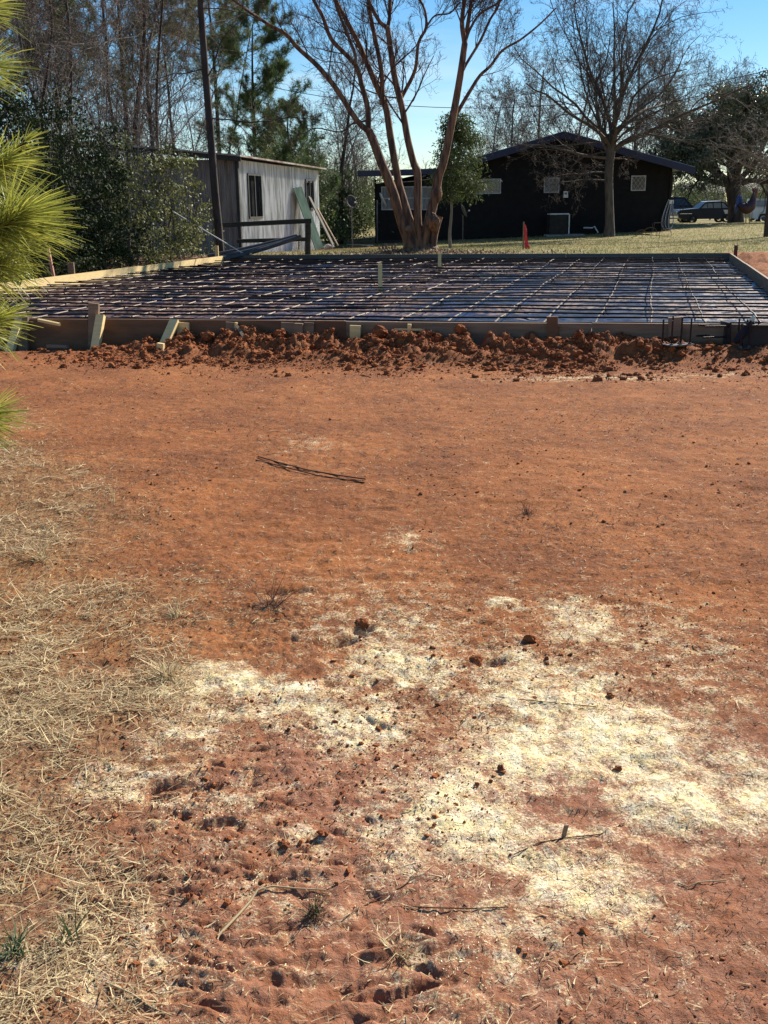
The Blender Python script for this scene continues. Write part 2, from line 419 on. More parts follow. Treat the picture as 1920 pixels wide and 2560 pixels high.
M_earth = ground_material()
M_clod = mat('red_clay_clod', (.37, .125, .045), (.15, .05, .022), 14, .95, .6, 60, isl=.5, spec=.1)
M_pine_board = mat('fresh_pine_lumber', (.84, .64, .30), (.72, .50, .20), 6, .7, .15, 30, stretch=(1, 1, 6), isl=.3)
M_dull_board = mat('weathered_lumber', (.30, .21, .13), (.16, .10, .06), 5, .8, .2, 30, stretch=(.5, .5, 5), isl=.4)
M_grey_board = mat('grey_lumber', (.16, .15, .12), (.08, .075, .06), 4, .85, .2, 30, stretch=(.6, .6, 5), isl=.6)
M_plywood = mat('stained_plywood', (.22, .11, .05), (.10, .045, .02), 3, .75, .2, 20, stretch=(1, 1, 5), isl=.5)
M_rebar = mat('dark_rebar_steel', (.022, .016, .015), (.06, .026, .016), 10, .6, .3, 200, metal=.3, isl=.3, spec=.25)
M_rebar_l = mat('sunlit_rebar_steel', (.20, .14, .095), (.055, .035, .026), 9, .5, .3, 200, metal=.3, isl=.3)  # paler steel for the long bars: glancing sunlight put into the colour
M_steel = mat('plate_steel', (.13, .13, .14), (.06, .045, .04), 12, .45, .2, 80, metal=.7)
M_black = mat('black_plastic', (.01, .01, .012), (.02, .018, .018), 20, .5)
M_white = mat('white_paint', (.75, .75, .73), (.6, .6, .57), 6, .5)
M_winf = mat('dull_white_window_frame', (.42, .42, .42), (.32, .32, .31), 6, .6)
M_bark_red = mat('peeling_cinnamon_bark', (.25, .125, .062), (.075, .038, .024), 4, .85, .9, 22, stretch=(3, 3, .45), lo=.42, hi=.6)
M_bark_grey = mat('grey_bark', (.13, .105, .085), (.06, .046, .036), 4, .9, .7, 20, stretch=(2, 2, .6))
M_bark_dark = mat('dark_bark', (.075, .052, .040), (.03, .022, .018), 4, .9, .8, 15, stretch=(2, 2, .5))
M_twig = mat('grey_brown_twigs', (.20, .155, .125), (.09, .066, .055), 5, .9, isl=.6)
M_twig_pale = mat('pale_twigs', (.28, .23, .19), (.12, .095, .08), 5, .9, isl=.6)
M_leaf = mat('dark_evergreen_leaf', (.011, .022, .007), (.05, .068, .02), 3, .75, isl=.8, trans=.12, spec=.2)
M_leaf_lt = mat('olive_evergreen_leaf', (.06, .085, .024), (.27, .26, .10), 3, .55, isl=.85, trans=.3, spec=.3)
M_oak_leaf = mat('dull_oak_leaf', (.08, .10, .05), (.16, .17, .10), 3, .45, isl=.7, trans=.2)
M_cedar = mat('cedar_spray', (.035, .065, .02), (.11, .13, .04), 3, .7, isl=.6, trans=.3)
M_needle = mat('pine_needle', (.05, .095, .025), (.11, .15, .04), 3, .6, isl=.6, trans=.3)
M_needle_lt = mat('olive_pine_needle', (.09, .13, .035), (.20, .20, .07), 3, .6, isl=.7, trans=.35)
M_needle_fg = mat('bright_pine_needle', (.58, .56, .11), (.15, .20, .03), 6, .4, isl=.9, trans=.35)
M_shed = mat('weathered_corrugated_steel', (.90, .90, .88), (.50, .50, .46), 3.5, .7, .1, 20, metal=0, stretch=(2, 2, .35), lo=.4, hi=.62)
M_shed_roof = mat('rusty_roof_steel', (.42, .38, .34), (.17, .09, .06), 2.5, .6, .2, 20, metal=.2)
M_shed_dark = mat('shed_dark_trim', (.04, .035, .03), (.02, .018, .016), 6, .8)
M_fence = mat('mossy_dark_timber', (.06, .05, .03), (.025, .022, .015), 5, .9, .4, 30, stretch=(.6, .6, 4))
M_siding = mat('near_black_siding', (.010, .009, .009), (.015, .013, .012), 3, .8, spec=.2)
M_navy = mat('navy_fascia_paint', (.008, .015, .062), (.006, .011, .045), 3, .5)
M_roofsh = mat('pale_sheet_roof', (.45, .50, .58), (.30, .33, .40), 4, .4, metal=.3)
M_glass = mat('dark_window_glass', (.02, .022, .026), (.04, .042, .045), 2, .12, spec=.8)
M_curt = mat('curtain_behind_glass', (.22, .22, .21), (.12, .12, .115), 3, .6, stretch=(6, 6, 1))
M_straw = mat('dry_straw', (.88, .72, .41), (.20, .115, .05), 3, .75, isl=.92, trans=.25)
M_debris = mat('dark_plant_debris', (.22, .10, .05), (.035, .02, .013), 3, .9, isl=.8)
M_chip = mat('sawdust_flake', (.90, .82, .58), (.80, .64, .34), 3, .8, isl=.8)
M_grass = mat('winter_grass', (.42, .34, .15), (.16, .18, .05), .8, .8, isl=.5, trans=.3)
M_greengrass = mat('green_grass_blade', (.10, .14, .04), (.05, .08, .03), 3, .6, isl=.6, trans=.3)
M_litter = mat('fallen_leaves', (.36, .24, .15), (.12, .06, .035), 3, .8, isl=.9)
M_red = mat('red_plastic_mesh', (.75, .03, .03), (.6, .02, .03), 5, .6)
M_carblk = mat('dark_navy_car_paint', (.006, .007, .018), (.01, .01, .022), 2, .35, spec=.3)
M_carwhite = mat('white_car_paint', (.7, .72, .72), (.6, .62, .62), 2, .2)
M_cargreen = mat('green_car_paint', (.03, .12, .08), (.02, .08, .05), 2, .3)
M_tyre = mat('tyre_rubber', (.02, .02, .02), (.03, .03, .03), 9, .8)
M_chrome = mat('chrome', (.7, .7, .72), (.5, .5, .52), 5, .2, metal=.9)
M_lens = mat('headlamp_lens', (.8, .8, .82), (.7, .7, .72), 5, .1)

# ------------------------------------------------------------------ ground sheet
def build_ground():
    th = np.concatenate([np.linspace(-180, -48, 50), np.linspace(-47, -26, 160)[:-1], np.linspace(-26, 26, 640), np.linspace(26, 47, 160)[1:], np.linspace(48, 180, 50)[:-1]])
    th = np.radians(th)
    r1 = np.geomspace(.45, 1.35, 30)[:-1]; r2 = np.geomspace(1.35, 14, 620)[:-1]; r3 = np.geomspace(14, 60, 260)[:-1]; r4 = np.geomspace(60, 900, 60)
    r = np.concatenate([r1, r2, r3, r4])
    Tt, Rr = np.meshgrid(th, r)
    x = (np.sin(Tt)*Rr).ravel(); y = (np.cos(Tt)*Rr).ravel()
    z = ground_z(x, y)
    V = np.stack([x, y, z], 1); n = len(th); m = len(r)
    j, i = np.meshgrid(np.arange(m-1), np.arange(n), indexing='ij')
    i2 = (i+1) % n
    Fq = np.stack([j*n+i, j*n+i2, (j+1)*n+i2, (j+1)*n+i], -1).reshape(-1, 4)[:, ::-1]
    V = np.concatenate([V, [[0, 0, 0]]]); c = len(V)-1
    ii = np.arange(n); Ft = np.stack([ii, (ii+1) % n, np.full(n, c)], 1)
    x, y = V[:, 0], V[:, 1]
    u, v = suv(x, y)
    saw = saw_mask(x, y)*(y < 13)
    straw = straw_mask(x, y)*(y < 11)
    lawn = lawn_mask(x, y)
    lit = sst(-.5, -1.3, u+1.2*(fbm(x, y, 15, 2)-.5))*sst(1.5, 4.5, v)
    lit = np.maximum(lit, np.exp(-((x-1.0)**2/3+(y-29.0)**2/1.6)))
    lit = np.maximum(lit, sst(-2.2, -3.8, x)*sst(26, 28, y)*.9)
    X, Y, _ = proj(V*np.array([1, 1, 0]))
    dry = sst(1500, 2000, Y)*(y > 0)*(y < 8)*(.3+.7*fbm(x*2, y*2, 33, 3))
    ber = sst(-1.5, -.6, v)*(v < .05)*(u > -3)*(u < LU+3)
    ber = np.maximum(ber, sst(LU-.1, LU+.1, u)*sst(LU+2.6, LU+1, u)*(v > 0)*(v < LV+2)*.4)
    me = to_mesh('ground', V, [Fq, Ft[:, ::-1]], True, dict(saw=saw, straw=straw, lawn=lawn, litter=lit, dry=dry, bermm=ber))
    me.materials.append(M_earth)
    o = bpy.data.objects.new('ground', me); col.objects.link(o); tag(o, kind='structure')
    return o
build_ground()

# ------------------------------------------------------------------ scatter helpers
def rand_frame(rng, N, flat=0.):
    d = rng.normal(size=(N, 3)); d[:, 2] *= (1-flat); d /= np.linalg.norm(d, axis=1, keepdims=True)
    return d
def blades(rng, P, L, Wd, flat=.85, bend=.3, seg=2, lift=.004, up=None):
    """curved thin strips; P (N,3)"""
    N = len(P); d = rand_frame(rng, N, flat)
    if up is not None: d = d*(1-up)+np.array([0, 0, 1.])*up; d /= np.linalg.norm(d, axis=1, keepdims=True)
    d[:, 2] = np.abs(d[:, 2])
    s = np.cross(d, [0, 0, 1.])+rng.normal(size=(N, 3))*.25; s /= np.linalg.norm(s, axis=1, keepdims=True)
    c = rng.normal(size=(N, 3))*bend; c[:, 2] *= .4
    pts = []
    for k in range(seg+1):
        t = k/seg
        q = P+d*(L*t)[:, None]+c*(L*t*t)[:, None]*.5
        q[:, 2] = np.maximum(q[:, 2], P[:, 2])+lift
        w_ = (Wd*(1-t*.75))[:, None]*s*.5
        pts += [q-w_, q+w_]
    V = np.stack(pts, 1).reshape(-1, 3)
    b = (np.arange(N)*2*(seg+1))[:, None]
    F = np.concatenate([b+np.array([2*k, 2*k+1, 2*k+3, 2*k+2]) for k in range(seg)])
    return V, F
def ico():
    t = (1+5**.5)/2
    v = np.array([(-1,t,0),(1,t,0),(-1,-t,0),(1,-t,0),(0,-1,t),(0,1,t),(0,-1,-t),(0,1,-t),(t,0,-1),(t,0,1),(-t,0,-1),(-t,0,1)], float)
    v /= np.linalg.norm(v[0])
    f = [(0,11,5),(0,5,1),(0,1,7),(0,7,10),(0,10,11),(1,5,9),(5,11,4),(11,10,2),(10,7,6),(7,1,8),(3,9,4),(3,4,2),(3,2,6),(3,6,8),(3,8,9),(4,9,5),(2,4,11),(6,2,10),(8,6,7),(9,8,1)]
    return v, np.array(f)
IV, IF = ico()
def sub(v, f):
    v = list(map(tuple, v)); c = {}; nf = []
    def mid(a, b):
        k = (min(a, b), max(a, b))
        if k not in c:
            p = (np.array(v[a])+np.array(v[b])); p /= np.linalg.norm(p); c[k] = len(v); v.append(tuple(p))
        return c[k]
    for a, b, d in f:
        x, y, z = mid(a, b), mid(b, d), mid(d, a); nf += [(a, x, z), (b, y, x), (d, z, y), (x, y, z)]
    return np.array(v), np.array(nf)
IV2, IF2 = sub(IV, IF)
IV3, IF3 = sub(IV2, IF2)
def rocks(rng, P, R, bv=IV, bf=IF, rough=.3, sq=.75):
    N = len(P); k = len(bv)
    s = R[:, None, None]*(1+rng.normal(size=(N, k, 1))*rough).clip(.4, 1.8)
    sc3 = rng.uniform(.65, 1.3, size=(N, 1, 3)); sc3[..., 2] *= sq
    V = bv[None]*s*sc3
    a = rng.uniform(0, 6.28, N); ca, sa = np.cos(a)[:, None], np.sin(a)[:, None]
    X = V[..., 0]*ca-V[..., 1]*sa; Y = V[..., 0]*sa+V[..., 1]*ca
    V = np.stack([X, Y, V[..., 2]], -1)+P[:, None, :]
    F = (np.arange(N)*k)[:, None, None]+bf[None]
    return V.reshape(-1, 3), F.reshape(-1, 3)
def stuff(name, V, F, m, label, cat):
    me = to_mesh(name, V, F if isinstance(F, list) else [F]); me.materials.append(m)
    o = bpy.data.objects.new(name, me); col.objects.link(o); tag(o, label, cat, kind='stuff'); return o
def fan(rng, N, y0, y1, margin=.25):
    """points on the ground in front, density falling with distance"""
    y = y0*(y1/y0)**rng.uniform(size=N); x = (rng.uniform(-1, 1, N))*(.375*y+margin+.4)
    return x, y

rng = np.random.default_rng(7)
# clods on the berm
N = 110000
u = rng.uniform(0.5, LU+1.5, N); v = -rng.beta(1.4, 2.2, N)*2.0-.04
p = SA[None]+su*u[:, None]+sv*v[:, None]
dens = fbm(p[:, 0]*2.2, p[:, 1]*2.2, 81, 3)*.9+.25*sst(2.5, 5, u)
keep = rng.uniform(size=N) < sst(.38, .75, dens)*np.exp(v*.9)*sst(3.6, 6.5, u)*(1-.75*sst(SP1, SP1+.5, u))
p = p[keep][:26000]; N = len(p)
R = rng.pareto(2.7, N)*.006+.004; R = R.clip(.004, .038)*(1-.35*sst(4, 2, u[keep][:26000]))
p[:, 2] = ground_z(p[:, 0], p[:, 1])+R*.35
big = R > .016
V1, F1 = rocks(rng, p[big], R[big], IV2, IF2, .24); V2, F2 = rocks(rng, p[~big], R[~big], IV, IF, .25)
stuff('clay_clods', np.concatenate([V1, V2]), np.concatenate([F1, F2+len(V1)]), M_clod, 'loose crumbled red clay heaped along the near form board', 'clay clods')
# crumbs over the bare ground
x, y = fan(rng, 55000, 1.2, 11)
keep = (slab_in(x, y, .1) < .1) & (rng.uniform(size=len(x)) < sst(.35, .7, fbm(x*1.7, y*1.7, 83, 3)))
x, y = x[keep], y[keep]
R = (rng.pareto(3.2, len(x))*.0020+.0013).clip(.0012, .010)
V, Fc = rocks(rng, np.stack([x, y, ground_z(x, y)+R*.3], 1), R, IV, IF, .25)
stuff('soil_crumbs', V, Fc, M_clod, 'small crumbs of red clay scattered over the bare ground', 'soil crumbs')
# dark plant fragments
x, y = fan(rng, 115000, 1.15, 10.5)
keep = (slab_in(x, y, .2) < .1) & (rng.uniform(size=len(x)) < .15+.85*sst(.33, .62, fbm(x*1.3+9, y*1.3, 85, 4)))
keep &= rng.uniform(size=len(x)) > .6*saw_mask(x, y)+.55*sst(3.2, 1.8, y)
x, y = x[keep], y[keep]; n = len(x)
V, Fc = blades(rng, np.stack([x, y, ground_z(x, y)], 1), rng.uniform(.006, .03, n)*(.6+.12*y), rng.uniform(.0009, .0032, n)*(.5+.18*y), .88, .6, 2, .003)
stuff('plant_fragments', V, Fc, M_debris, 'dark bits of root and stem pressed into the red clay', 'plant debris')
# straw, dense at the left
x, y = fan(rng, 260000, 1.15, 10.5, .5)
sm = straw_mask(x, y)
cl = fbm(x*5, y*5, 87, 3)
pr = sm*(.05+.95*sst(.40, .62, cl))+.07*sst(.35, .65, fbm(x*1.2, y*1.2, 88, 3))+.04*saw_mask(x, y)
keep = (rng.uniform(size=len(x)) < pr) & (slab_in(x, y, .3) < .1)
x, y, sm = x[keep], y[keep], sm[keep]; n = len(x)
V, Fc = blades(rng, np.stack([x, y, ground_z(x, y)+rng.uniform(0, .014, n)*sm*sst(.4, .65, fbm(x*5, y*5, 87, 3))], 1), (.018+.11*rng.beta(1.1, 3.4, n))*(.45+.75*sm), rng.uniform(.0011, .0042, n)*(.7+.1*y), .9, .5, 3, .003)
stuff('dry_straw', V, Fc, M_straw, 'matted dry straw and dead grass covering the left foreground', 'dry grass')
# sawdust flakes
x, y = fan(rng, 230000, 1.15, 9)
smk = saw_mask(x, y)
keep = rng.uniform(size=len(x)) < sst(.2, 1.1, smk+(fbm(x*18, y*18, 89, 3)-.5)*.8)*.75
x, y = x[keep], y[keep]; n = len(x)
V, Fc = blades(rng, np.stack([x, y, ground_z(x, y)], 1), rng.uniform(.0015, .0055, n)*(.7+.2*y), rng.uniform(.001, .003, n)*(.7+.2*y), .92, .3, 1, .002)
stuff('sawdust', V, Fc, M_chip, 'pale sawdust and wood shavings strewn over the red ground', 'sawdust')

# lawn blades
N = 90000
y = 26*(62/26)**rng.uniform(size=N); x = rng.uniform(-1, 1, N)*(.39*y+1)
keep = rng.uniform(size=N) < lawn_mask(x, y)*sst(-5.5, -3, x)
x, y = x[keep], y[keep]; n = len(x)
V, Fc = blades(rng, np.stack([x, y, ground_z(x, y)], 1), rng.uniform(.04, .10, n), rng.uniform(.012, .022, n), .3, .3, 1, -.005, .45)
stuff('lawn_grass', V, Fc, M_grass, 'short tan and green winter lawn in front of the black house', 'grass')
# fallen leaves at tree foot and in thicket
N = 9000
x = np.concatenate([rng.normal(1.1, 1.6, 3000), rng.uniform(-9, -2, 6000)]); y = np.concatenate([rng.normal(29.0, .8, 3000), rng.uniform(14, 31, 6000)])
u, v = suv(x, y); keep = (v > LV+.15) | (u < -.3); x, y = x[keep], y[keep]; n = len(x)
V, Fc = blades(rng, np.stack([x, y, ground_z(x, y)], 1), rng.uniform(.05, .11, n), rng.uniform(.04, .07, n), .6, .5, 1, .01)
stuff('leaf_litter', V, Fc, M_litter, 'fallen brown leaves under the trees', 'fallen leaves')

# ------------------------------------------------------------------ slab: boards, plastic, rebar
form = thing('slab_formwork', S(0, 0), 'rectangular timber slab form of boards staked around the rebar mat', 'formwork')
BT = .038
def form_boards(a0, a1, fixed, axis, zb, m_list, splits, off):
    cuts = [a0]+splits+[a1]
    for i in range(len(cuts)-1):
        g = .002
        a, b = cuts[i]+g, cuts[i+1]-g
        P = (lambda t: S(t, fixed+off)) if axis == 'u' else (lambda t: S(fixed+off, t))
        dz = (0, .004, -.003, .002)[i % 4]
        z0 = (zb+ZT+dz)/2
        A = P(a)+[0, 0, z0]; B = P(b)+[0, 0, z0]
        MB().board(A, B, ZT+dz-zb, BT, (0, 0, 1)).build('board', m_list[i % len(m_list)], form)
form_boards(-.05, LU+.05, 0, 'u', -.06, [M_plywood, M_plywood, M_dull_board, M_dull_board], [4.6, 7.6, 10.2], -.02)
form_boards(-.05, LU+.05, LV, 'u', .02, [M_grey_board, M_grey_board, M_grey_board], [4.9, 8.7], .02)
form_boards(.001, LV-.001, 0, 'v', .0, [M_pine_board], [5.4, 10.6], -.02)
form_boards(.001, LV-.001, LU, 'v', .0, [M_dull_board], [6.1, 11.0], .02)

# plastic sheet
nu, nv = 330, 400
uu, vv = np.meshgrid(np.linspace(.005, LU-.005, nu), np.linspace(.005, LV-.005, nv))
px_ = SA[0]+su[0]*uu+sv[0]*vv; py_ = SA[1]+su[1]*uu+sv[1]*vv
wr = np.abs(fbm(px_*1.6, py_*2.6, 101, 4)-.5)*2
zz = .095+.035*fbm(px_*.7, py_*.7, 103, 2)-.035*wr+.022*np.abs(fbm(px_*4, py_*9, 105, 3)-.5)*2+.012*fbm(px_*10, py_*14, 107, 3)
V = np.stack([px_, py_, zz], -1).reshape(-1, 3)
j, i = np.meshgrid(np.arange(nv-1), np.arange(nu-1), indexing='ij')
Fq = np.stack([j*nu+i, j*nu+i+1, (j+1)*nu+i+1, (j+1)*nu+i], -1).reshape(-1, 4)
dust = sst(.44, .64, fbm(px_*1.1, py_*1.5, 111, 5)+.13*sst(LU*.8, LU*.25, uu)).ravel()
m = bpy.data.materials.new('dusty_black_plastic'); m.use_nodes = True; t = m.node_tree; b = t.nodes['Principled BSDF']
def _a(n):
    a = t.nodes.new('ShaderNodeAttribute'); a.attribute_name = n; return a.outputs['Fac']
tc = t.nodes.new('ShaderNodeTexCoord'); nz = t.nodes.new('ShaderNodeTexNoise'); nz.inputs['Scale'].default_value = 3; nz.inputs['Detail'].default_value = 8; nz.inputs['Roughness'].default_value = .65
t.links.new(tc.outputs['Object'], nz.inputs['Vector'])
m1 = t.nodes.new('ShaderNodeMixRGB'); m1.inputs[1].default_value = (.007, .009, .014, 1); m1.inputs[2].default_value = (.024, .038, .105, 1)
r1 = t.nodes.new('ShaderNodeMapRange'); r1.inputs[1].default_value = .45; r1.inputs[2].default_value = .65; t.links.new(nz.outputs['Fac'], r1.inputs[0]); t.links.new(r1.outputs[0], m1.inputs[0])
m2 = t.nodes.new('ShaderNodeMixRGB'); m2.inputs[2].default_value = (.20, .095, .055, 1)
n2 = t.nodes.new('ShaderNodeTexNoise'); n2.inputs['Scale'].default_value = 14; n2.inputs['Detail'].default_value = 6; t.links.new(tc.outputs['Object'], n2.inputs['Vector'])
ad = t.nodes.new('ShaderNodeMath'); ad.operation = 'MULTIPLY'; t.links.new(_a('dust'), ad.inputs[0])
r2 = t.nodes.new('ShaderNodeMapRange'); r2.inputs[1].default_value = .38; r2.inputs[2].default_value = .6; r2.inputs[4].default_value = .85; t.links.new(n2.outputs['Fac'], r2.inputs[0]); t.links.new(r2.outputs[0], ad.inputs[1])
t.links.new(ad.outputs[0], m2.inputs[0]); t.links.new(m1.outputs[0], m2.inputs[1]); t.links.new(m2.outputs[0], b.inputs['Base Color'])
r3 = t.nodes.new('ShaderNodeMapRange'); r3.inputs[3].default_value = .32; r3.inputs[4].default_value = .8; t.links.new(ad.outputs[0], r3.inputs[0]); t.links.new(r3.outputs[0], b.inputs['Roughness'])
bp = t.nodes.new('ShaderNodeBump'); bp.inputs['Strength'].default_value = .5; bp.inputs['Distance'].default_value = .03; t.links.new(nz.outputs['Fac'], bp.inputs['Height']); t.links.new(bp.outputs[0], b.inputs['Normal'])
me = to_mesh('plastic_sheet', V, [Fq], True, dict(dust=dust)); me.materials.append(m)
o = bpy.data.objects.new('plastic_sheet', me); col.objects.link(o)
tag(o, 'wrinkled dark blue plastic sheeting with reddish dust spread under the rebar mat', 'plastic sheet')

# rebar mat
mat_ = thing('rebar_mat', S(0, 0), 'grid of dark steel reinforcing bars tied over the plastic sheeting inside the form', 'rebar grid')
def sagline(a, b, z, r, k, seed):
    rg = np.random.default_rng(seed)
    P = np.linspace(a, b, k); s = (b-a)/np.linalg.norm(b-a); n = np.array([-s[1], s[0], 0])
    t_ = np.linspace(0, 1, k)
    wob = .02*np.sin(t_*rg.uniform(3, 9)+rg.uniform(0, 6))+.008*rg.normal(size=k)
    P = P+n*wob[:, None]; P[:, 2] = z+.008*np.sin(t_*rg.uniform(8, 20)+rg.uniform(0, 6))+.003*rg.normal(size=k)
    return P
k = 0; vb = .38
rg = np.random.default_rng(3)
while vb < LV-.2:
    P = sagline(S(.12+rg.uniform(0, .25), vb), S(LU-.1-rg.uniform(0, .15), vb), .222, .008, 26, 200+k)
    MB().tube(P, .0125, 6).build('cross_bar', M_rebar, mat_)
    if k % 3 == 1:   # lapped second length lying beside the first
        a = rg.uniform(3, 8); P = sagline(S(a, vb+.035), S(a+rg.uniform(1.2, 3), vb+.035), .224, .008, 8, 260+k)
        MB().tube(P, .0125, 6).build('lap_bar', M_rebar, mat_)
    vb += .50; k += 1
ub = .35; k = 0; usp = []
while ub < LU-.1:
    P = sagline(S(ub, .1), S(ub, LV-.12), .204, .008, 34, 300+k)
    MB().tube(P, .0105, 6).build('long_bar', M_rebar_l, mat_)
    usp.append(ub); ub += .58; k += 1
# bar chairs: little black tripod supports with a clip
def chair_mb(c):
    q = MB(); c = np.array(c)
    for a in range(4):
        an = a*math.pi/2+.5
        q.tube([c+[.045*math.cos(an), .045*math.sin(an), 0], c+[.014*math.cos(an), .014*math.sin(an), .09]], [.008, .006], 4)
    q.lathe(c, [(.0, 0.0), (.052, 0.0), (.052, .008), (.0, .008)], n=10)
    q.tube([c+[0, 0, .07], c+[0, 0, .145]], .008, 5)
    return q
c0 = None; n = 0
for iu, ub in enumerate(usp[1:]):
    for j in range(5):
        if (iu*3+j*2) % 4: continue
        vv_ = .88+.50*((j*5+iu*2) % 28)
        if vv_ > LV-.4: continue
        P = S(ub, vv_, .085)
        if c0 is None:
            c0 = chair_mb(P).build('bar_chair', M_black, mat_); cP = P
        else:
            d = c0.copy(); col.objects.link(d); d.parent = mat_; d.location = Vector(P-cP)
        n += 1

def stake_px(name, px, py0, py1, wpx, m, label, cat, z=None, Y=None, lean=(0, 0), th=.038, pos=None, group=None):
    """upright board stake: foot pixel py1, top pixel py0"""
    p = pos if pos is not None else (T(px, py1) if z is None else G(px, py1, z))
    _, _, zc = proj(p); s = F/zc
    h = (py1-py0)/s*1.02; wd = wpx/s
    q = MB(); top = p+np.array([lean[0], lean[1], h])
    a = p-np.array([0, 0, .1])
    q.board(a, top, wd, th, (1, .08, 0))
    # small chisel mark on top: second thin block keeps the end from reading as a perfect box
    o = q.build(name, m, origin=p); tag(o, label, cat, group); return o
# grade stakes standing in the mat
stake_px('grade_stake', 951, 663, 735, 10, M_pine_board, 'tall pale pine stake standing inside the rebar mat, nearer of two', 'stake', z=.10)
stake_px('grade_stake', 1099, 635, 682, 8, M_pine_board, 'shorter pale stake standing inside the rebar mat near its back board', 'stake', z=.10)
# front side lumber: children of the form
def fpx(px, py, voff, z=None):
    """point on the plane parallel to the near board at distance voff in front of it"""
    d = ray(px, py); n = sn; P0 = S(0, -voff)
    t_ = ((P0-CP)@n)/(d@n); return CP+d*t_
def fboard(name, pts, m, voff0, voff1, wpx, th, par=form):
    a = fpx(*pts[0], voff0); b = fpx(*pts[1], voff1); _, _, zc = proj(a)
    q = MB().board(a, b, wpx*zc/F, th, su)
    return q.build(name, m, par)
fboard('post', ((235, 758), (235, 885)), M_dull_board, .06, .06, 27, .04)
fboard('brace', ((252, 789), (233, 905)), M_pine_board, .10, .42, 21, .055)
fboard('brace', ((437, 802), (392, 905)), M_pine_board, .08, .55, 22, .06)
fboard('peg', ((402, 858), (400, 915)), M_pine_board, .60, .60, 17, .05)
fboard('post', ((459, 806), (459, 860)), M_pine_board, .065, .065, 30, .04)
fboard('post', ((578, 805), (578, 862)), M_dull_board, .06, .06, 26, .04)
fboard('post', ((591, 806), (591, 850)), M_pine_board, .075, .075, 6, .05)
fboard('splice_block', ((720, 806), (720, 845)), M_dull_board, .06, .06, 34, .038)
fboard('splice_block', ((748, 808), (748, 848)), M_dull_board, .09, .09, 22, .07)
fboard('splice_block', ((773, 806), (773, 846)), M_dull_board, .06, .06, 25, .038)
fboard('post', ((889, 813), (889, 845)), M_pine_board, .075, .075, 27, .06)
fboard('peg', ((1024, 810), (1024, 842)), M_pine_board, .07, .07, 9, .05)
fboard('cleat', ((986, 823), (1060, 824)), M_pine_board, .06, .06, 5, .02)
fboard('post', ((1381, 791), (1381, 850)), M_plywood, .065, .065, 28, .04)
fboard('post', ((1687, 793), (1687, 840)), M_dull_board, .065, .065, 32, .045)
fboard('post', ((1912, 808), (1912, 858)), M_plywood, .065, .065, 20, .045)
fboard('brace', ((48, 800), (12, 922)), M_pine_board, .08, .55, 20, .05)
fboard('post', ((60, 790), (60, 900)), M_dull_board, .065, .065, 24, .04)
fboard('cleat', ((96, 800), (149, 811)), M_pine_board, .07, .20, 6, .03)
# back-left corner cleat and stakes on the far side
fq = S(.08, LV, .2)
MB().board(S(.02, LV-.02, .12), S(.02, LV-.02, .325), .11, .03, su).build('corner_block', M_pine_board, form)
# loose offcuts
a = fpx(118, 851, .30); b = fpx(168, 848, .35); a[2] = b[2] = .04
tag(MB().board(a, b, .05, .03, (0, 1, 0)).build('wood_offcut', M_dull_board), 'flat wood offcut lying in the shadow below the near board, left of the tall post', 'offcut')
a = fpx(592, 815, .12); b = fpx(623, 864, .45)
tag(MB().board(a, b, .032, .018, su).build('broken_stake', M_dull_board), 'thin broken double stake leaning in the clay heap', 'stick')
# stakes outside the left and back boards
def outer(px, py0, py1, wpx, m, label, lean=(0, 0), off=.12, name='marker_stake'):
    for v_ in np.linspace(0, LV, 400):
        P = S(-off, v_, ZT); X, Y, zc = proj(P)
        if X > px: break
    s = F/zc; h = max(.05, (Y-py0)/s)
    q = MB().board(S(-off, v_, -.1), S(-off, v_, ZT+h)+np.array([lean[0], lean[1], 0]), wpx/s, .035, su)
    o = q.build(name, m); tag(o, label, 'stake'); return o
outer(177, 657, 690, 17, M_dull_board, 'short wide wooden stake outside the yellow left form board')
M_pinkst = mat('faded_red_painted_wood', (.62, .33, .24), (.5, .22, .15), 8, .7)
outer(137, 622, 692, 7, M_pinkst, 'thin pinkish painted stake leaning outside the yellow left form board', (-.09, 0), .14)
outer(541, 615, 640, 9, M_pine_board, 'small square pine stake behind the far left corner of the form')
o = MB().board(S(.55, LV+.12, -.05), S(.55, LV+.12, ZT+.05), .09, .035, su).build('marker_stake', M_pine_board); tag(o, 'tiny pale stake tip showing just over the back board beside the grey pipes', 'stake')
pc = S(LU+.15, LV+.1, 0); 
o = MB().tube([pc+[0, 0, -.1], pc+[0, 0, .48]], .045, 12).build('survey_pipe', mat('rusty_red_pipe', (.16, .035, .02), (.09, .02, .015), 8, .6), smooth=True); tag(o, 'rusty red upright pipe behind the far right corner of the form', 'pipe')
p1 = T(1843, 628); q = MB().tube([p1+[0, 0, -.05], p1+[0, 0, .17]], .012, 6); q.tube([p1+[-.12, 0, .17], p1+[.04, 0, .15]], .012, 6)
tag(q.build('bent_rod', M_rebar), 'short bent steel rod in the red soil beside the rusty pipe', 'rod')

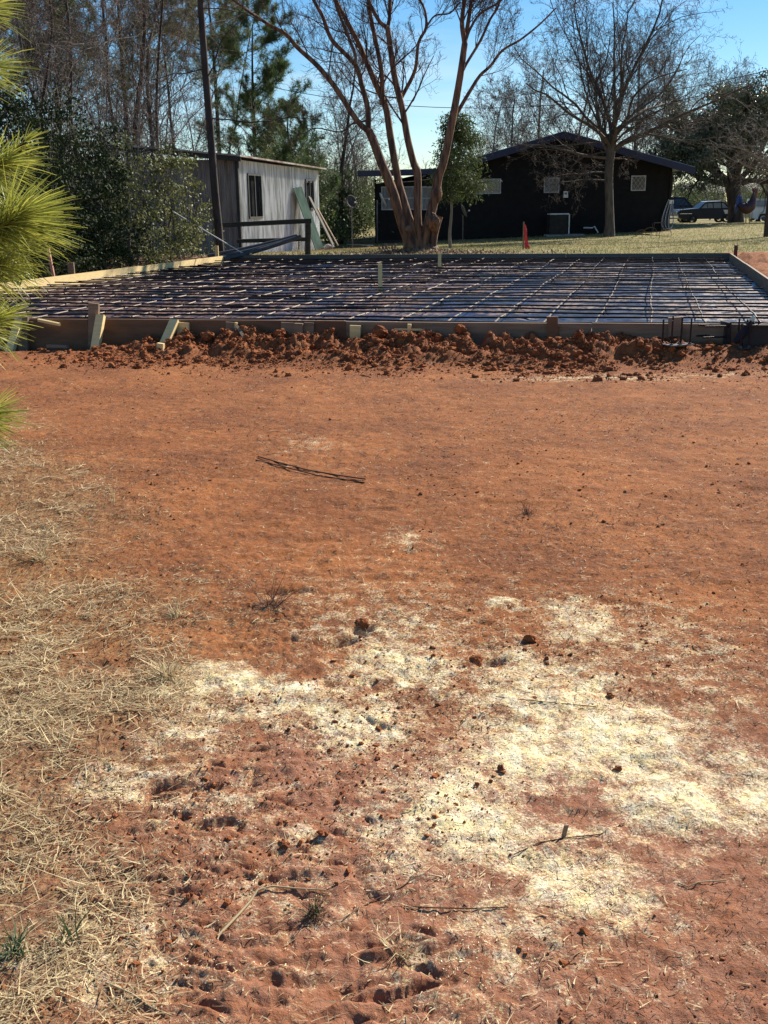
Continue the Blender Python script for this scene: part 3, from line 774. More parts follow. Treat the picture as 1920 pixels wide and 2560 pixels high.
# ------------------------------------------------------------------ anchor bolt cages
def cage(loc, rz, label, name='anchor_bolt_cage', tilt=None, cols=3, rows=2, sx=.21, sy=.15, h=.26):
    t_ = thing(name, loc, label, 'anchor bolts', None); L0 = ORI[t_.name]
    q = MB(); q.box(L0+[0, 0, .006], sx+.07, sy+.07, .012); q.build('base_plate', M_steel, t_)
    for i in range(cols):
        for j in range(rows):
            x = (i/(cols-1)-.5)*sx; y = (j/(rows-1)-.5)*sy
            hh = h*(1+.05*((i*2+j*3) % 3-1))
            b = MB().tube([L0+[x, y, .012], L0+[x+.004*(i-1), y, hh]], .0085, 8).build('rod', M_rebar, t_)
            MB().lathe(L0+[x, y, .012], [(0, 0), (.017, 0), (.017, .014), (0, .014)], n=6).build('nut', M_steel, b)
    t_.rotation_euler = tilt if tilt else (0, 0, rz)
    return t_
p = hit(1690, 862); cage(p, .35, 'upright steel anchor bolt cage standing alone by the wide post')
p = hit(1857, 868); cage(p, .45, 'upright steel anchor bolt cage with dark cloth hung among its rods'); pc2 = p.copy()
p = hit(1812, 862); p[2] += .09; cage(p, 0, 'steel anchor bolt cage tipped on its side, rods pointing left', tilt=(0, -math.pi/2, .15))
# dark glove / cloth draped between rods
M_cloth = mat('dark_navy_cloth', (.012, .014, .03), (.02, .02, .03), 10, .9)
vs, fs = IV3.copy(), IF3
nn = fbm(vs[:, 0]*3+5, vs[:, 1]*3+vs[:, 2]*4, 121, 3)
g = vs*(1+.5*(nn-.5))[:, None]*np.array([.055, .035, .11]); g[:, 0] += .07*(g[:, 2]/.11)
gl = thing('work_glove', pc2+[-.0, 0, .02], 'dark cloth glove with a pale green cuff stuck among the rods of the right cage', 'glove'); q = MB().add(g+ORI[gl.name]+[.0, 0, .13], fs); q.build('body', M_cloth, gl, smooth=True)
g2 = vs*(1+.4*(nn-.5))[:, None]*np.array([.026, .016, .038]); g2[:, 0] += .3*g2[:, 2]; MB().add(g2+ORI[gl.name]+[.068, 0, .25], fs).build('cuff', mat('pale_green_cloth', (.55, .65, .45), (.5, .6, .5), 8, .8), gl, smooth=True)
# dark flanged block set upright against the near board
a = fpx(1890, 838, .22)
q = MB().box(a, .24, .04, .20, su, sv); q.box(a+np.array([0, 0, .1])-sv*.03, .24, .06, .012, su, sv); q.box(a-np.array([0, 0, .1])-sv*.03, .24, .06, .012, su, sv)
tag(q.build('dark_block', M_shed_dark), 'dark flanged block standing against the near board behind the right cage', 'steel channel')

# two loose bars on the clay, sticks, tufts
def lay(pxs, r, m, name, label, cat, lift=.0, n=6, taper=1.):
    P = []
    for i, (a, b) in enumerate(pxs):
        g = hit(a, b); g[2] += r+lift; P.append(g)
    P = np.array(P)
    R = np.linspace(r, r*taper, len(P))
    return tag(MB().tube(P, R, n).build(name, m, smooth=True), label, cat)
lay([(645, 1144), (700, 1160), (770, 1178), (850, 1192), (914, 1201)], .0036, M_rebar, 'loose_rebar', 'upper of two thin dark steel bars lying close together on the clay', 'steel bar', .004)
lay([(640, 1152), (710, 1169), (790, 1190), (860, 1201), (912, 1209)], .0034, M_rebar, 'loose_rebar', 'lower of two thin dark steel bars lying close together on the clay', 'steel bar', .002)
lay([(545, 2348), (600, 2290), (628, 2258), (645, 2232), (680, 2222), (740, 2228), (815, 2232)], .0035, M_straw, 'dry_stem', 'long pale kinked stem lying in the sawdust at lower centre left', 'stick', .004, 5, .5)
lay([(265, 2462), (330, 2490), (380, 2525), (430, 2545)], .0025, M_straw, 'dry_stem', 'pale curved stem at the bottom edge left of centre', 'stick', .003, 5, .5)
lay([(1010, 2270), (1080, 2274), (1180, 2276), (1270, 2272)], .0018, M_debris, 'thin_root', 'thin dark horizontal root lying below the sawdust near bottom centre', 'root', .003, 4)
lay([(860, 2300), (930, 2258), (1005, 2222), (1040, 2196)], .0016, M_debris, 'thin_root', 'thin diagonal root right of the dark grass tuft', 'root', .004, 4)
lay([(1695, 2212), (1720, 2222), (1745, 2210), (1815, 2205)], .002, M_straw, 'dry_stem', 'short pale stick on bare clay near the lower right edge', 'stick', .003, 4)
lay([(1285, 2140), (1350, 2110), (1420, 2098), (1500, 2090), (1560, 2062)], .0018, M_debris, 'thin_root', 'thin brown root crossing the sawdust beside the upright chip', 'root', .003, 4)
lay([(1240, 1745), (1380, 1760), (1490, 1770)], .0016, M_debris, 'thin_root', 'thin brown root at the upper edge of the big sawdust patch', 'root', .003, 4)
def tuft(px, py, r, n, m, label, up=.35, seed=0, w_=.003):
    rg = np.random.default_rng(seed); g = hit(px, py)
    P = np.tile(g, (n, 1))+rg.normal(size=(n, 3))*[r*.16, r*.16, 0]
    V, Fc = blades(rg, P, rg.uniform(.5, 1.2, n)*r, rg.uniform(.6, 1.3, n)*w_, .3, .7, 4, 0, up)
    q = MB().add(V, Fc)
    return tag(q.build('grass_tuft', m), label, 'grass tuft')
tuft(785, 2290, .05, 110, M_debris, 'dark spiky grass tuft in the sawdust at lower centre', .3, 1, .002)
tuft(790, 2285, .045, 30, M_greengrass, 'yellow green blades growing out of the dark tuft at lower centre', .35, 2, .003)
tuft(998, 2385, .055, 70, M_straw, 'bleached bundle of cut grass stems near the bottom centre', .3, 3, .0035)
tuft(40, 2385, .07, 40, M_greengrass, 'small green grass clump at the lower left edge', .45, 4, .005)
tuft(175, 2360, .08, 12, M_greengrass, 'few upright green blades right of the lower left clump', .7, 5, .005)
tuft(100, 1400, .14, 60, M_straw, 'straw coloured grass clump at the left edge beside dark soil', .45, 6, .004)
tuft(285, 1260, .14, 14, M_straw, 'tall thin weed stalks standing at the top of the straw patch', .8, 7, .003)
tuft(440, 1540, .08, 50, M_straw, 'flattened straw tuft at the right edge of the straw patch', .3, 8, .004)
tuft(680, 1520, .13, 60, M_debris, 'dark flattened weed clump above the sawdust', .3, 9, .004)
tuft(420, 1690, .10, 90, M_straw, 'bushy straw clump touching the left end of the sawdust', .4, 10, .004)
tuft(1315, 1285, .07, 60, M_debris, 'small dark weed remnant on bare clay right of centre', .2, 11, .003)
# upright chip
g = G(1408, 2102); g[2] = float(ground_z(g[0], g[1]))
tag(MB().board(g, g+[.008, .005, .03], .012, .004, (1, .6, 0)).build('wood_chip', M_dull_board), 'olive brown wood chip standing upright in the sawdust', 'wood chip')
for (px, py, s, lab) in ((905,1560,.022,'largest dark clod at the rim of the gouge above the sawdust'),(1545,1925,.012,'small brown cone shaped clod on the brightest sawdust'),(1525,1742,.014,'reddish pebble on the yellow sawdust'),(1325,1600,.02,'brown clod in pale sawdust right of the hollow'),(1190,1655,.025,'dark clod beside the long red gouge'),(500,905,.055,'dark earth lump fallen in front of the clay heap'),(700,838,.07,'tall clay lump leaning on the board next to the thin broken stake'),(950,835,.085,'biggest reddish clay lump at the board centre'),(520,845,.075,'rounded clay lump between two posts'),(345,850,.08,'clay lump beside the long shadow of the yellow brace'),(1150,825,.06,'clay lump touching the board right of centre'),(1385,830,.075,'clay lump piled before the projecting post')):
    g = hit(px, py)
    rg = np.random.default_rng(int(px)); n_ = fbm(IV3[:, 0]*2.5+px, IV3[:, 1]*2.5+IV3[:, 2]*3, 7, 4)
    V = IV3*(1+1.1*(n_-.5))[:, None]*np.array([1, .9, .75])*s
    tag(MB().add(V+g+[0, 0, s*.2], IF3).build('clay_lump', M_clod), lab, 'clay lump')

# ------------------------------------------------------------------ trees
def norm(v): return v/(math.sqrt(v[0]*v[0]+v[1]*v[1]+v[2]*v[2])+1e-12)
class Tree:
    def __init__(s, seed, par): s.rg = np.random.default_rng(seed); s.par = par; s.lines = []
    def grow(s, p, d, L, r, lvl):
        pr = s.par; k = pr['seg'][lvl]; st = L/k; P = [p]; rg = s.rg
        wob = rg.normal(size=(k, 3))*pr['wob'][lvl]; tr = pr['trop'][lvl]
        for i in range(k):
            d = norm(d+wob[i]+np.array([0, 0, tr])); p = p+d*st; P.append(p)
        P = np.array(P); R = r*np.linspace(1, pr['tip'][lvl], k+1)
        s.lines.append((P, R, lvl)); s.spawn(P, R, L, lvl)
    def spawn(s, P, R, L, lvl, t0=None, n=None):
        pr = s.par; rg = s.rg
        if lvl+1 >= len(pr['seg']): return
        n = pr['n'][lvl] if n is None else n; n = max(0, int(round(n*rg.uniform(.8, 1.2)))); t0 = pr['t0'][lvl] if t0 is None else t0
        k = len(P)-1
        for c in range(n):
            t = t0+(1-t0)*(c+rg.uniform())/n; f = t*k; i = min(int(f), k-1); q = P[i]+(P[i+1]-P[i])*(f-i)
            d = norm(P[i+1]-P[i]); a = rg.normal(size=3); a[2] += pr.get('up', .2); a = norm(a-d*(a@d))
            ang = pr['ang'][lvl]*rg.uniform(.7, 1.3); nd = norm(d*math.cos(ang)+a*math.sin(ang))
            rr = (R[i]+(R[i+1]-R[i])*(f-i))*pr['rr'][lvl]
            if rr < pr.get('rmin', .002): rr = pr.get('rmin', .002)
            s.grow(q, nd, L*pr['lr'][lvl]*(1.15-.6*t)*rg.uniform(.7, 1.3), rr, lvl+1)
    def mesh(s, sel=lambda l: True, big=8):
        q = MB(); groups = {}
        for P, R, l in s.lines:
            if not sel(l): continue
            n = 3 if R[0] < .02 else (5 if R[0] < .05 else big)
            groups.setdefault((len(P), n), []).append((P, R))
        for (k, n), g in groups.items():
            V, Fc = tubes(np.array([a for a, _ in g]), np.array([b for _, b in g]), n); q.add(V, Fc)
        return q
def smooth_line(P, R, k=4):
    """Catmull-Rom resample"""
    P = np.asarray(P, float); R = np.asarray(R, float); Q = np.vstack([2*P[0]-P[1], P, 2*P[-1]-P[-2]]); out = []; ro = []
    for i in range(len(P)-1):
        p0, p1, p2, p3 = Q[i:i+4]
        for j in range(k):
            t = j/k; out.append(.5*((2*p1)+(-p0+p2)*t+(2*p0-5*p1+4*p2-p3)*t*t+(-p0+3*p1-3*p2+p3)*t**3)); ro.append(R[i]+(R[i+1]-R[i])*t)
    out.append(P[-1]); ro.append(R[-1]); return np.array(out), np.array(ro)
def tree_obj(name, label, base, tr, m_tr, m_tw, tl=0, cat='tree', group=None, foliage=None):
    t_ = thing(name, base, label, cat, group)
    tr.mesh(lambda l: l <= tl, 10).build('trunk', m_tr, t_, smooth=True)
    q = tr.mesh(lambda l: l > tl, 6)
    if q.n: q.build('crown', m_tw, t_, smooth=True)
    return t_

# crape myrtle, traced limbs
YM = 29.7
MP = dict(seg=[5, 6, 6, 5, 4], wob=[.08, .13, .2, .24, .28], trop=[.03, .05, .07, .06, .05], tip=[.4, .4, .35, .4, .5], n=[7, 6, 6, 4, 0], t0=[.2, .12, .1, .1, .1], ang=[.6, .6, .7, .8, .8], rr=[.42, .5, .55, .6, .6], lr=[.6, .55, .55, .5, .5], rmin=.0042, up=.35)
limbs = [ # (pixels, radius px start,end, depth drift)
 ([(1032,622),(1020,600),(1003,550),(985,489),(968,442),(951,401),(934,354),(921,326)], 21, 12, -.5),
 ([(921,328),(892,301),(842,224),(795,166),(745,120),(714,85),(676,64),(626,31),(583,0),(540,-30)], 9, 3, -.7),
 ([(921,328),(919,270),(905,216),(888,162),(830,100),(807,42),(784,0),(770,-40)], 9, 4, -.1),
 ([(888,162),(888,135),(865,77),(842,19),(830,-30)], 5.5, 3.5, -.2),
 ([(1044,620),(1034,590),(1019,536),(1005,489),(995,449),(977,347),(965,270),(946,224),(919,162),(900,116),(876,69),(845,12),(825,-30)], 18, 5, .5),
 ([(955,262),(956,236),(953,174),(934,77),(923,19),(919,-30)], 8, 5, .4),
 ([(1052,622),(1049,600),(1044,536),(1044,435),(1035,411),(1019,347),(1007,278),(988,200),(980,147),(969,70)], 16, 8, .1),
 ([(969,70),(950,55),(926,12),(915,-30)], 6.5, 4.5, .1),
 ([(969,70),(974,39),(975,-30)], 6, 4.5, .2),
 ([(996,256),(1012,228),(1038,174),(1046,108),(1065,69),(1061,23),(1038,-20)], 6.5, 3, .6),
 ([(1065,69),(1088,39),(1125,33),(1150,5)], 3, 2, .7),
 ([(1058,622),(1062,600),(1072,553),(1088,489),(1096,442),(1110,401),(1131,300),(1150,193),(1162,108)], 21, 9, -.2),
 ([(1162,108),(1155,50),(1168,-30)], 8, 5, -.2),
 ([(1162,108),(1173,39),(1182,-30)], 7, 4.5, .1),
 ([(1134,296),(1150,270),(1173,231),(1200,189),(1226,165),(1256,126),(1300,100),(1350,60),(1390,20)], 6.5, 2, .5),
 ([(1152,190),(1166,160),(1200,104),(1226,48),(1243,22),(1258,-20)], 5, 3, .2),
 ([(1166,98),(1176,72),(1200,35),(1243,9),(1275,-20)], 4.5, 3, -.3),
 ([(1078,620),(1085,590),(1092,560),(1098,540)], 15, 12, -.45),
 ([(1012,622),(1018,595),(1024,575)], 10, 13, -.4),
 ([(1005,245),(960,240),(900,215),(860,160),(800,150),(740,100)], 2.5, 1, .6),
 ([(925,300),(880,310),(850,330),(790,320),(750,335),(700,310)], 3, 1, -.2),
]
mt = Tree(11, MP); base = T(1045, 622); base[1] = YM; base[2] = float(ground_z(base[0], base[1]))
spx = F/proj(base)[2]
for li, (pts, r0, r1, dy) in enumerate(limbs):
    n = len(pts)
    P = np.array([W(a, b, YM+dy*((620-b)/600)) for a, b in pts])
    if pts[0][1] > 615: P[0][2] = base[2]-.15
    r0 *= .8; r1 *= .8; R = np.linspace(r0, r1, n)/spx
    if pts[0][1] > 615: R[1:] = np.linspace(r0*.78, r1, n-1)/spx
    P, R = smooth_line(P, R, 4)
    if r1 < 7.2:
        mt.lines.append((P, R, 0 if r0 > 3.7 else 1))
        L = np.linalg.norm(P[-1]-P[0])
        mt.spawn(P, R*.8, min(3.2, max(2.0, L*.7)), 0, t0=.2 if pts[0][1] < 600 else .55, n=7)
    else: mt.lines.append((P, R, 0))
myr = tree_obj('crape_myrtle_tree', 'large bare tree with several smooth cinnamon brown trunks fanning out behind the slab', base, mt, M_bark_red, mat('reddish_twigs', (.15, .085, .06), (.07, .04, .032), 5, .85, isl=.5), 0)
# swollen burl on the right trunk, basal cut knot, root flare
def blob(c, r, seed, am=.5):
    n_ = fbm(IV3[:, 0]*2+seed, IV3[:, 1]*2+IV3[:, 2]*2.7, seed, 3); return IV3*(1+am*(n_-.5))[:, None]*np.asarray(r)+c
MB().add(blob(W(1080, 552, YM-.30), (.17, .12, .24), 3, 1.3), IF3).build('burl', M_bark_red, myr, smooth=True)
MB().add(blob(W(1091, 484, YM-.08), (.14, .12, .26), 5, .8), IF3).build('burl', M_bark_red, myr, smooth=True)
MB().add(blob(W(1022, 572, YM-.30), (.10, .08, .10), 6, .5), IF3).build('cut_knot', mat('healed_cut_wood', (.24, .13, .08), (.13, .07, .045), 6, .8), myr, smooth=True)
MB().add(blob(base+[-.02, .05, .0], (.40, .30, .24), 9, .5), IF3).build('root_flare', M_bark_red, myr, smooth=True)

# bare trees
BT1 = dict(seg=[9, 6, 5, 4, 3], wob=[.05, .13, .2, .26, .3], trop=[.05, .06, .05, .04, .03], tip=[.25, .3, .3, .4, .5], n=[22, 8, 6, 4, 0], t0=[.3, .15, .15, .15, .1], ang=[.85, .7, .75, .8, .8], rr=[.38, .5, .55, .6, .6], lr=[.42, .45, .5, .5, .5], rmin=.007, up=.1)
def bare_tree(px, py, Htop, rpx, seed, label, mtr=M_bark_grey, mtw=M_twig, par=BT1, lean=(0, 0), name='bare_tree', group=None, pos=None, **over):
    pr = dict(par); pr.update(over); b = T(px, py) if pos is None else np.array(pos, float)
    b[2] = float(gz(b[0], b[1]))-.05; s = F/proj(b)[2]
    t = Tree(seed, pr); d = norm(np.array([lean[0], lean[1], 1.])); t.grow(b, d, Htop, rpx/s, 0)
    return tree_obj(name, label, b, t, mtr, mtw, 0, group=group)

# right big tree in front of the house: strong central fork with wide rounded crown
RP = dict(seg=[6, 9, 7, 5, 4, 3], wob=[.03, .15, .2, .25, .3, .3], trop=[.0, .03, .03, .03, .02, 0], tip=[.8, .25, .3, .35, .4, .5], n=[0, 8, 6, 4, 3, 0], t0=[.9, .15, .15, .12, .1, .1], ang=[.6, .65, .7, .75, .8, .8], rr=[.6, .5, .55, .6, .6, .6], lr=[1, .48, .5, .5, .45, .5], rmin=.0065, up=.1)
b = W(1523, 581, 45.5); b[2] = float(gz(b[0], b[1])); s = F/proj(b)[2]; rt = Tree(31, RP); Yb = b[1]
P = np.array([b-[0, 0, .1], b+[0, 0, .6], W(1523, 500, Yb), W(1522, 430, Yb), W(1527, 380, Yb), W(1532, 335, Yb)])
R = np.array([16, 11.5, 10.5, 10.5, 11, 12.5])/s
P, R = smooth_line(P, R, 3); rt.lines.append((P, R, 0))
top = P[-1]
for k_ in range(22):
    a = k_*2.4+.3; el_ = [1.35, .95, .6, 1.15, .35, .8, 1.3, .15][k_ % 8]+rt.rg.uniform(-.1, .1)
    d = np.array([math.cos(a)*math.cos(el_), math.sin(a)*math.cos(el_), math.sin(el_)])
    q = P[-1-int(k_ % 5)]; rt.grow(q, d, (4.1+2.1*el_)*rt.rg.uniform(.85, 1.1), (5.2-1.2*(k_ % 3))/s, 1)
dp = dict(RP); dp['trop'] = [0, -.03, -.05, -.05, -.05, 0]; dp['wob'] = [.03, .16, .24, .3, .34, .3]; rt.par = dp
rt.par = dict(dp, n=[0, 6, 5, 4, 2, 0])
for k_ in range(6):   # low drooping side branches across the gable
    a = [2.9, 3.3, 3.7, .3, 3.0, 2.5, 4.2, 3.5][k_]; d = np.array([math.cos(a), math.sin(a)*.6, .15])
    rt.grow(P[8+k_ % 6], norm(d), (1.9 if k_ == 3 else 3.1)*rt.rg.uniform(.8, 1.1), 2.4/s, 1)
tree_obj('bare_tree', 'broad bare shade tree with straight grey trunk in front of the black gable', b, rt, M_bark_grey, mat('dark_brown_limbs', (.12, .09, .072), (.05, .037, .03), 5, .9, isl=.5), 0)

# left wood trees
LT = [ # foot px, foot py, height m, radius px, lean, label
 (548, 622, 12, 9.5, (-.045, .02), 'tall pine trunk beside the left end of the timber rail', 'pine'),
 (240, 650, 12, 6, (-.03, 0), 'bare forked tree with sunlit pale trunk above the thicket middle', 'bare'),
 (92, 655, 12, 8, (-.09, 0), 'leaning grey bare tree behind the bright pine tips', 'bare'),
 (130, 650, 11, 5, (.02, .02), 'slender dark bare tree just right of the leaning grey one', 'bare'),
 (175, 650, 12, 5.5, (-.06, .02), 'thin bare tree with crooked dark stem, between two straighter ones', 'bare'),
 (205, 640, 11, 4.5, (.06, .0), 'thin bare tree leaning right at the dark evergreen mound', 'bare'),
 (300, 640, 12, 5, (.10, 0), 'bare sapling leaning right toward the shed roof', 'bare'),
 (330, 640, 13, 7, (-.01, .0), 'reddish dead trunk above the middle of the shed roof', 'bare'),
 (385, 640, 12, 6, (-.10, .0), 'bare tree leaning left over the shed roof', 'bare'),
 (415, 640, 11, 5, (-.02, .0), 'bare upright sapling behind the shed front', 'bare'),
 (455, 635, 11, 4.5, (-.03, .0), 'bare thin sapling left of the tall pine trunk', 'bare'),
 (30, 660, 12, 6, (.0, .0), 'bare tree at the left edge partly behind the pine boughs', 'bare'),
]
NT = dict(BT1); NT.update(n=[17, 7, 6, 4, 0], lr=[.32, .5, .5, .5, .5], t0=[.18, .15, .15, .15, .1], wob=[.11, .18, .24, .28, .3])
def needles(rg, C, L, n, w_):
    """tufts of straight needles at centres C"""
    N = len(C); P = np.repeat(C, n, 0); d = rg.normal(size=(N*n, 3)); d[:, 2] += .3; d /= np.linalg.norm(d, axis=1, keepdims=True)
    s = np.cross(d, rg.normal(size=(N*n, 3))); s /= np.linalg.norm(s, axis=1, keepdims=True)
    Ln = L*rg.uniform(.7, 1.15, (N*n, 1)); V = np.stack([P-s*w_/2, P+s*w_/2, P+d*Ln], 1).reshape(-1, 3)
    return V, np.arange(len(V)).reshape(-1, 3)
def tips(tr, lvls, rg, frac=1., tmin=.3):
    out = []
    for P, R, l in tr.lines:
        if l in lvls:
            k0 = int(len(P)*tmin); out.append(P[k0:])
    out = np.concatenate(out); out = out[rg.uniform(size=len(out)) < frac]; return out
for i, (px, py, hh, rp, ln, lab, kd) in enumerate(LT):
    b = T(px, py+0)
    if kd == 'pine':
        b = W(552, 640, 28.6); b[2] = float(gz(b[0], b[1])); pdir = W(512, -40, 28.4)-b; pr = dict(seg=[14, 6, 4, 3], wob=[.022, .12, .2, .2], trop=[.0, .0, .05, .1], tip=[.5, .25, .3, .5], n=[22, 5, 3, 0], t0=[.3, .3, .3, 0], ang=[1.35, .7, .7, .7], rr=[.22, .5, .6, .6], lr=[.22, .4, .4, .4], rmin=.008, up=.0)
        t = Tree(401, pr); b[2] -= .1; s = F/proj(b)[2]; t.grow(b, norm(pdir), hh, rp*1.1/s, 0)
        th_ = tree_obj('pine_tree', lab, b, t, M_bark_dark, M_bark_dark, 0)
        hi = [q for q in tips(t, (2, 3), np.random.default_rng(5), .9) if q[2] > 7.3]
        if hi:
            V, Fc = needles(np.random.default_rng(5), np.array(hi), .2, 14, .01); MB().add(V, Fc).build('foliage', M_needle, th_)
    else:
        dd = [2., 5., 1., 3., 4., 5., 6., 9., 11., 8., 6., 1.][i]
        b2 = W(px, 600, b[1]+dd); b2[2] = 0
        bare_tree(0, 0, hh+dd*.2, rp*1.0, 500+i, lab, [M_bark_grey, M_bark_dark][i % 2], [M_twig, M_twig_pale, M_twig][i % 3], NT, ln, pos=b2)

def leaves(rg, C, size, flat=0.):
    N = len(C); a = rand_frame(rg, N, flat); b_ = np.cross(a, rg.normal(size=(N, 3))); b_ /= np.linalg.norm(b_, axis=1, keepdims=True)
    s = (size*rg.uniform(.6, 1.4, N))[:, None]
    V = np.stack([C-a*s*.5, C+b_*s*.28, C+a*s*.5, C-b_*s*.28], 1).reshape(-1, 3)
    return V, np.arange(len(V)).reshape(-1, 4)
# evergreen thicket along the left board and against the shed
SH = [ # px, foot py, height m, radius m, leaves, size, light?, label
 (40, 735, 2.6, 1.0, 5200, .07, 0, 'dark evergreen shrub at the left edge behind the bright pine'),
 (120, 700, 3.1, 1.0, 6500, .07, 0, 'black green shrub behind the thin pinkish stake'),
 (190, 690, 3.6, 1.0, 7500, .07, 0, 'tallest dark cedar like shrub of the thicket'),
 (262, 680, 3.0, .95, 6500, .07, 0, 'dark shrub in the middle of the thicket with bare stems showing'),
 (325, 668, 2.9, .9, 5200, .075, 1, 'loose olive green shrub in front of the pale shed post'),
 (375, 660, 2.8, .7, 2200, .08, 1, 'thin leafy sapling before the light blue shed panel'),
 (425, 655, 3.0, .85, 4800, .08, 1, 'bright leaved evergreen sapling left of the tall pine trunk'),
 (480, 645, 2.7, .8, 4200, .08, 1, 'leafy sapling right against the tall pine trunk'),
 (150, 672, 3.4, 1.2, 6500, .08, 0, 'dark shrub set further back between the two darkest ones'),
 (290, 655, 3.3, 1.2, 5000, .08, 0, 'dark shrub crowding the shed left side'),
 (60, 690, 4.0, 1.3, 7000, .08, 0, 'high dark shrub behind the bright pine shoots'),
]
for i, (px, py, hh, rr, nl, sz, lt, lab) in enumerate(SH):
    rg = np.random.default_rng(700+i); b = T(px, py); b[2] = float(gz(b[0], b[1]))
    th_ = thing('evergreen_shrub', b, lab, 'shrub', 'evergreen thicket left of the slab')
    q = MB()
    for k_ in range(7):
        a = rg.uniform(0, 6.28); tp = b+[math.cos(a)*rr*.6*rg.uniform(), math.sin(a)*rr*.6*rg.uniform(), hh*rg.uniform(.7, 1.05)]
        P = np.linspace(b, tp, 5)+rg.normal(size=(5, 3))*.06; P[0] = b; q.tube(P, np.linspace(.03, .008, 5)*rg.uniform(.5, 1), 5, False)
    q.build('stem', M_bark_grey, th_, smooth=True)
    nl = nl*(.55 if lt else 1.0); nc = int(nl/45); h_ = rg.beta(1.0, 1.5, nc); a = rg.uniform(0, 6.28, nc); ra = rr*np.sqrt(rg.uniform(size=nc))*(1.05-.75*h_**1.6)
    C = b+np.stack([np.cos(a)*ra, np.sin(a)*ra, .1+h_*hh*.98], 1)
    C = np.repeat(C, 45, 0)+rg.normal(size=(nc*45, 3))*[.12, .12, .08]
    C[:, 2] = np.maximum(C[:, 2], b[2]+.05); C = C[suv(C[:, 0], C[:, 1])[0] < -.12]
    V, Fc = leaves(rg, C, sz); MB().add(V, Fc).build('foliage', M_leaf_lt if lt else M_leaf, th_)

for i, (px, py, hh, lx, lab) in enumerate(((318, 664, 3.4, -.12, 'pale thin bare stem leaning left in front of the dark thicket middle'), (345, 660, 4.2, .05, 'slim bare stem rising before the olive shrub'), (232, 676, 4.6, .03, 'pale bare sapling standing before the darkest shrubs'), (165, 688, 3.8, .10, 'thin bare stem behind the short wide stake'), (410, 652, 4.4, .02, 'straight bare sapling left of the bright leaved sapling'), (452, 648, 4.0, -.06, 'bent bare sapling between two leafy shrubs'))):
    b = T(px, py); pr = dict(seg=[8, 5, 4], wob=[.05, .2, .3], trop=[.05, .05, .02], tip=[.3, .3, .4], n=[13, 5, 0], t0=[.25, .1, .1], ang=[.6, .7, .8], rr=[.45, .6, .6], lr=[.28, .5, .5], rmin=.005, up=.1)
    t = Tree(1300+i, pr); t.grow(b, norm(np.array([lx, 0, 1.])), hh, .02, 0)
    tree_obj('bare_sapling', lab, b, t, M_twig_pale, M_twig_pale, 0)
# green pine behind shed + others
def pine(px, Y, hh, rr, seed, label, t0=.12, nn=26, w_=.012, fol=M_needle, base_z=0., L=.19, lean=0.):
    b = W(px, 560, Y); b[2] = base_z
    pr = dict(seg=[12, 7, 4, 3], wob=[.02, .08, .16, .2], trop=[.03, .06, .1, .1], tip=[.15, .2, .3, .5], n=[nn, 7, 4, 0], t0=[t0, .25, .2, 0], ang=[1.15, .7, .7, .7], rr=[.3, .5, .6, .6], lr=[rr/hh, .4, .45, .4], rmin=.008, up=.05)
    t = Tree(seed, pr); t.grow(b, norm(np.array([lean, 0, 1.])), hh, .14, 0)
    th_ = tree_obj('pine_tree', label, b, t, M_bark_dark, M_bark_dark, 0)
    rg = np.random.default_rng(seed); C = tips(t, (1, 2, 3), rg, .9, .2)
    V, Fc = needles(rg, C, L, 13, w_); MB().add(V, Fc).build('foliage', fol, th_); return th_
pine(640, 47, 8.8, 3.1, 21, 'full green pine standing behind the metal shed roof', .1, 46, .014, L=.26)
pine(735, 50, 5.6, 2.3, 22, 'lower bushy pine right behind the far end of the shed', .1, 34, .014, L=.24)
pine(560, 52, 13, 2.8, 23, 'tall pine with thin high crown behind the tall bare pine trunk', .5, 30, .015, M_needle_lt, L=.26)
pine(330, 46, 12.5, 3.4, 24, 'hazy pine crown high in the wood left of the shed', .42, 30, .015, M_needle_lt, L=.26)
pine(170, 42, 12.5, 3.4, 25, 'dim pine crown at the upper left behind bare stems', .35, 30, .015, M_needle_lt, L=.26)
pine(20, 38, 12., 3.4, 26, 'pine crown in the top left corner behind the bright boughs', .35, 30, .015, M_needle_lt, L=.26)

# trees behind and around the house
BG = [(850, 520, 52, 8, 7, (.02, 0), 'bare grey forked tree seen between shed and house'),
 (1270, 0, 66, 7.5, 5, (0, 0), 'misty bare tree behind the left slope of the gable roof'),
 (1340, 0, 70, 9.5, 5, (0, 0), 'misty bare tree behind the roof ridge'),
 (1420, 0, 68, 9.5, 5, (.03, 0), 'bare tree behind the ridge right of the misty pair'),
 (1600, 0, 64, 9, 6, (-.03, 0), 'bare tree behind the right roof slope, leaning trunk'),
 (1665, 0, 66, 9.5, 4, (.25, 0), 'tall hazy bare tree behind the oak left shoulder'),
 (1850, 0, 70, 8.5, 4, (-.1, 0), 'hazy bare tree rising over the oak'),
 (900, 0, 75, 7, 4, (0, 0), 'small distant bare tree above the satellite dish on the pole'),
 (1200, 0, 70, 8, 4, (0, 0), 'distant bare tree behind the young cedar')]
HT = dict(BT1); HT.update(wob=[.08, .17, .22, .26, .3], trop=[.05, .03, .03, .03, .02], n=[22, 8, 6, 4, 0], t0=[.16, .12, .1, .1, .1], ang=[.62, .6, .7, .8, .8], lr=[.45, .48, .5, .5, .5], rmin=.009)
for i, (px, py, Y, hh, rp, ln, lab) in enumerate(BG):
    b = W(px, 520, Y); b[2] = 0
    bare_tree(0, 0, hh, rp, 900+i, lab, M_bark_grey if i else M_bark_dark, M_twig_pale if i % 3 else M_twig, HT, ln, pos=b)

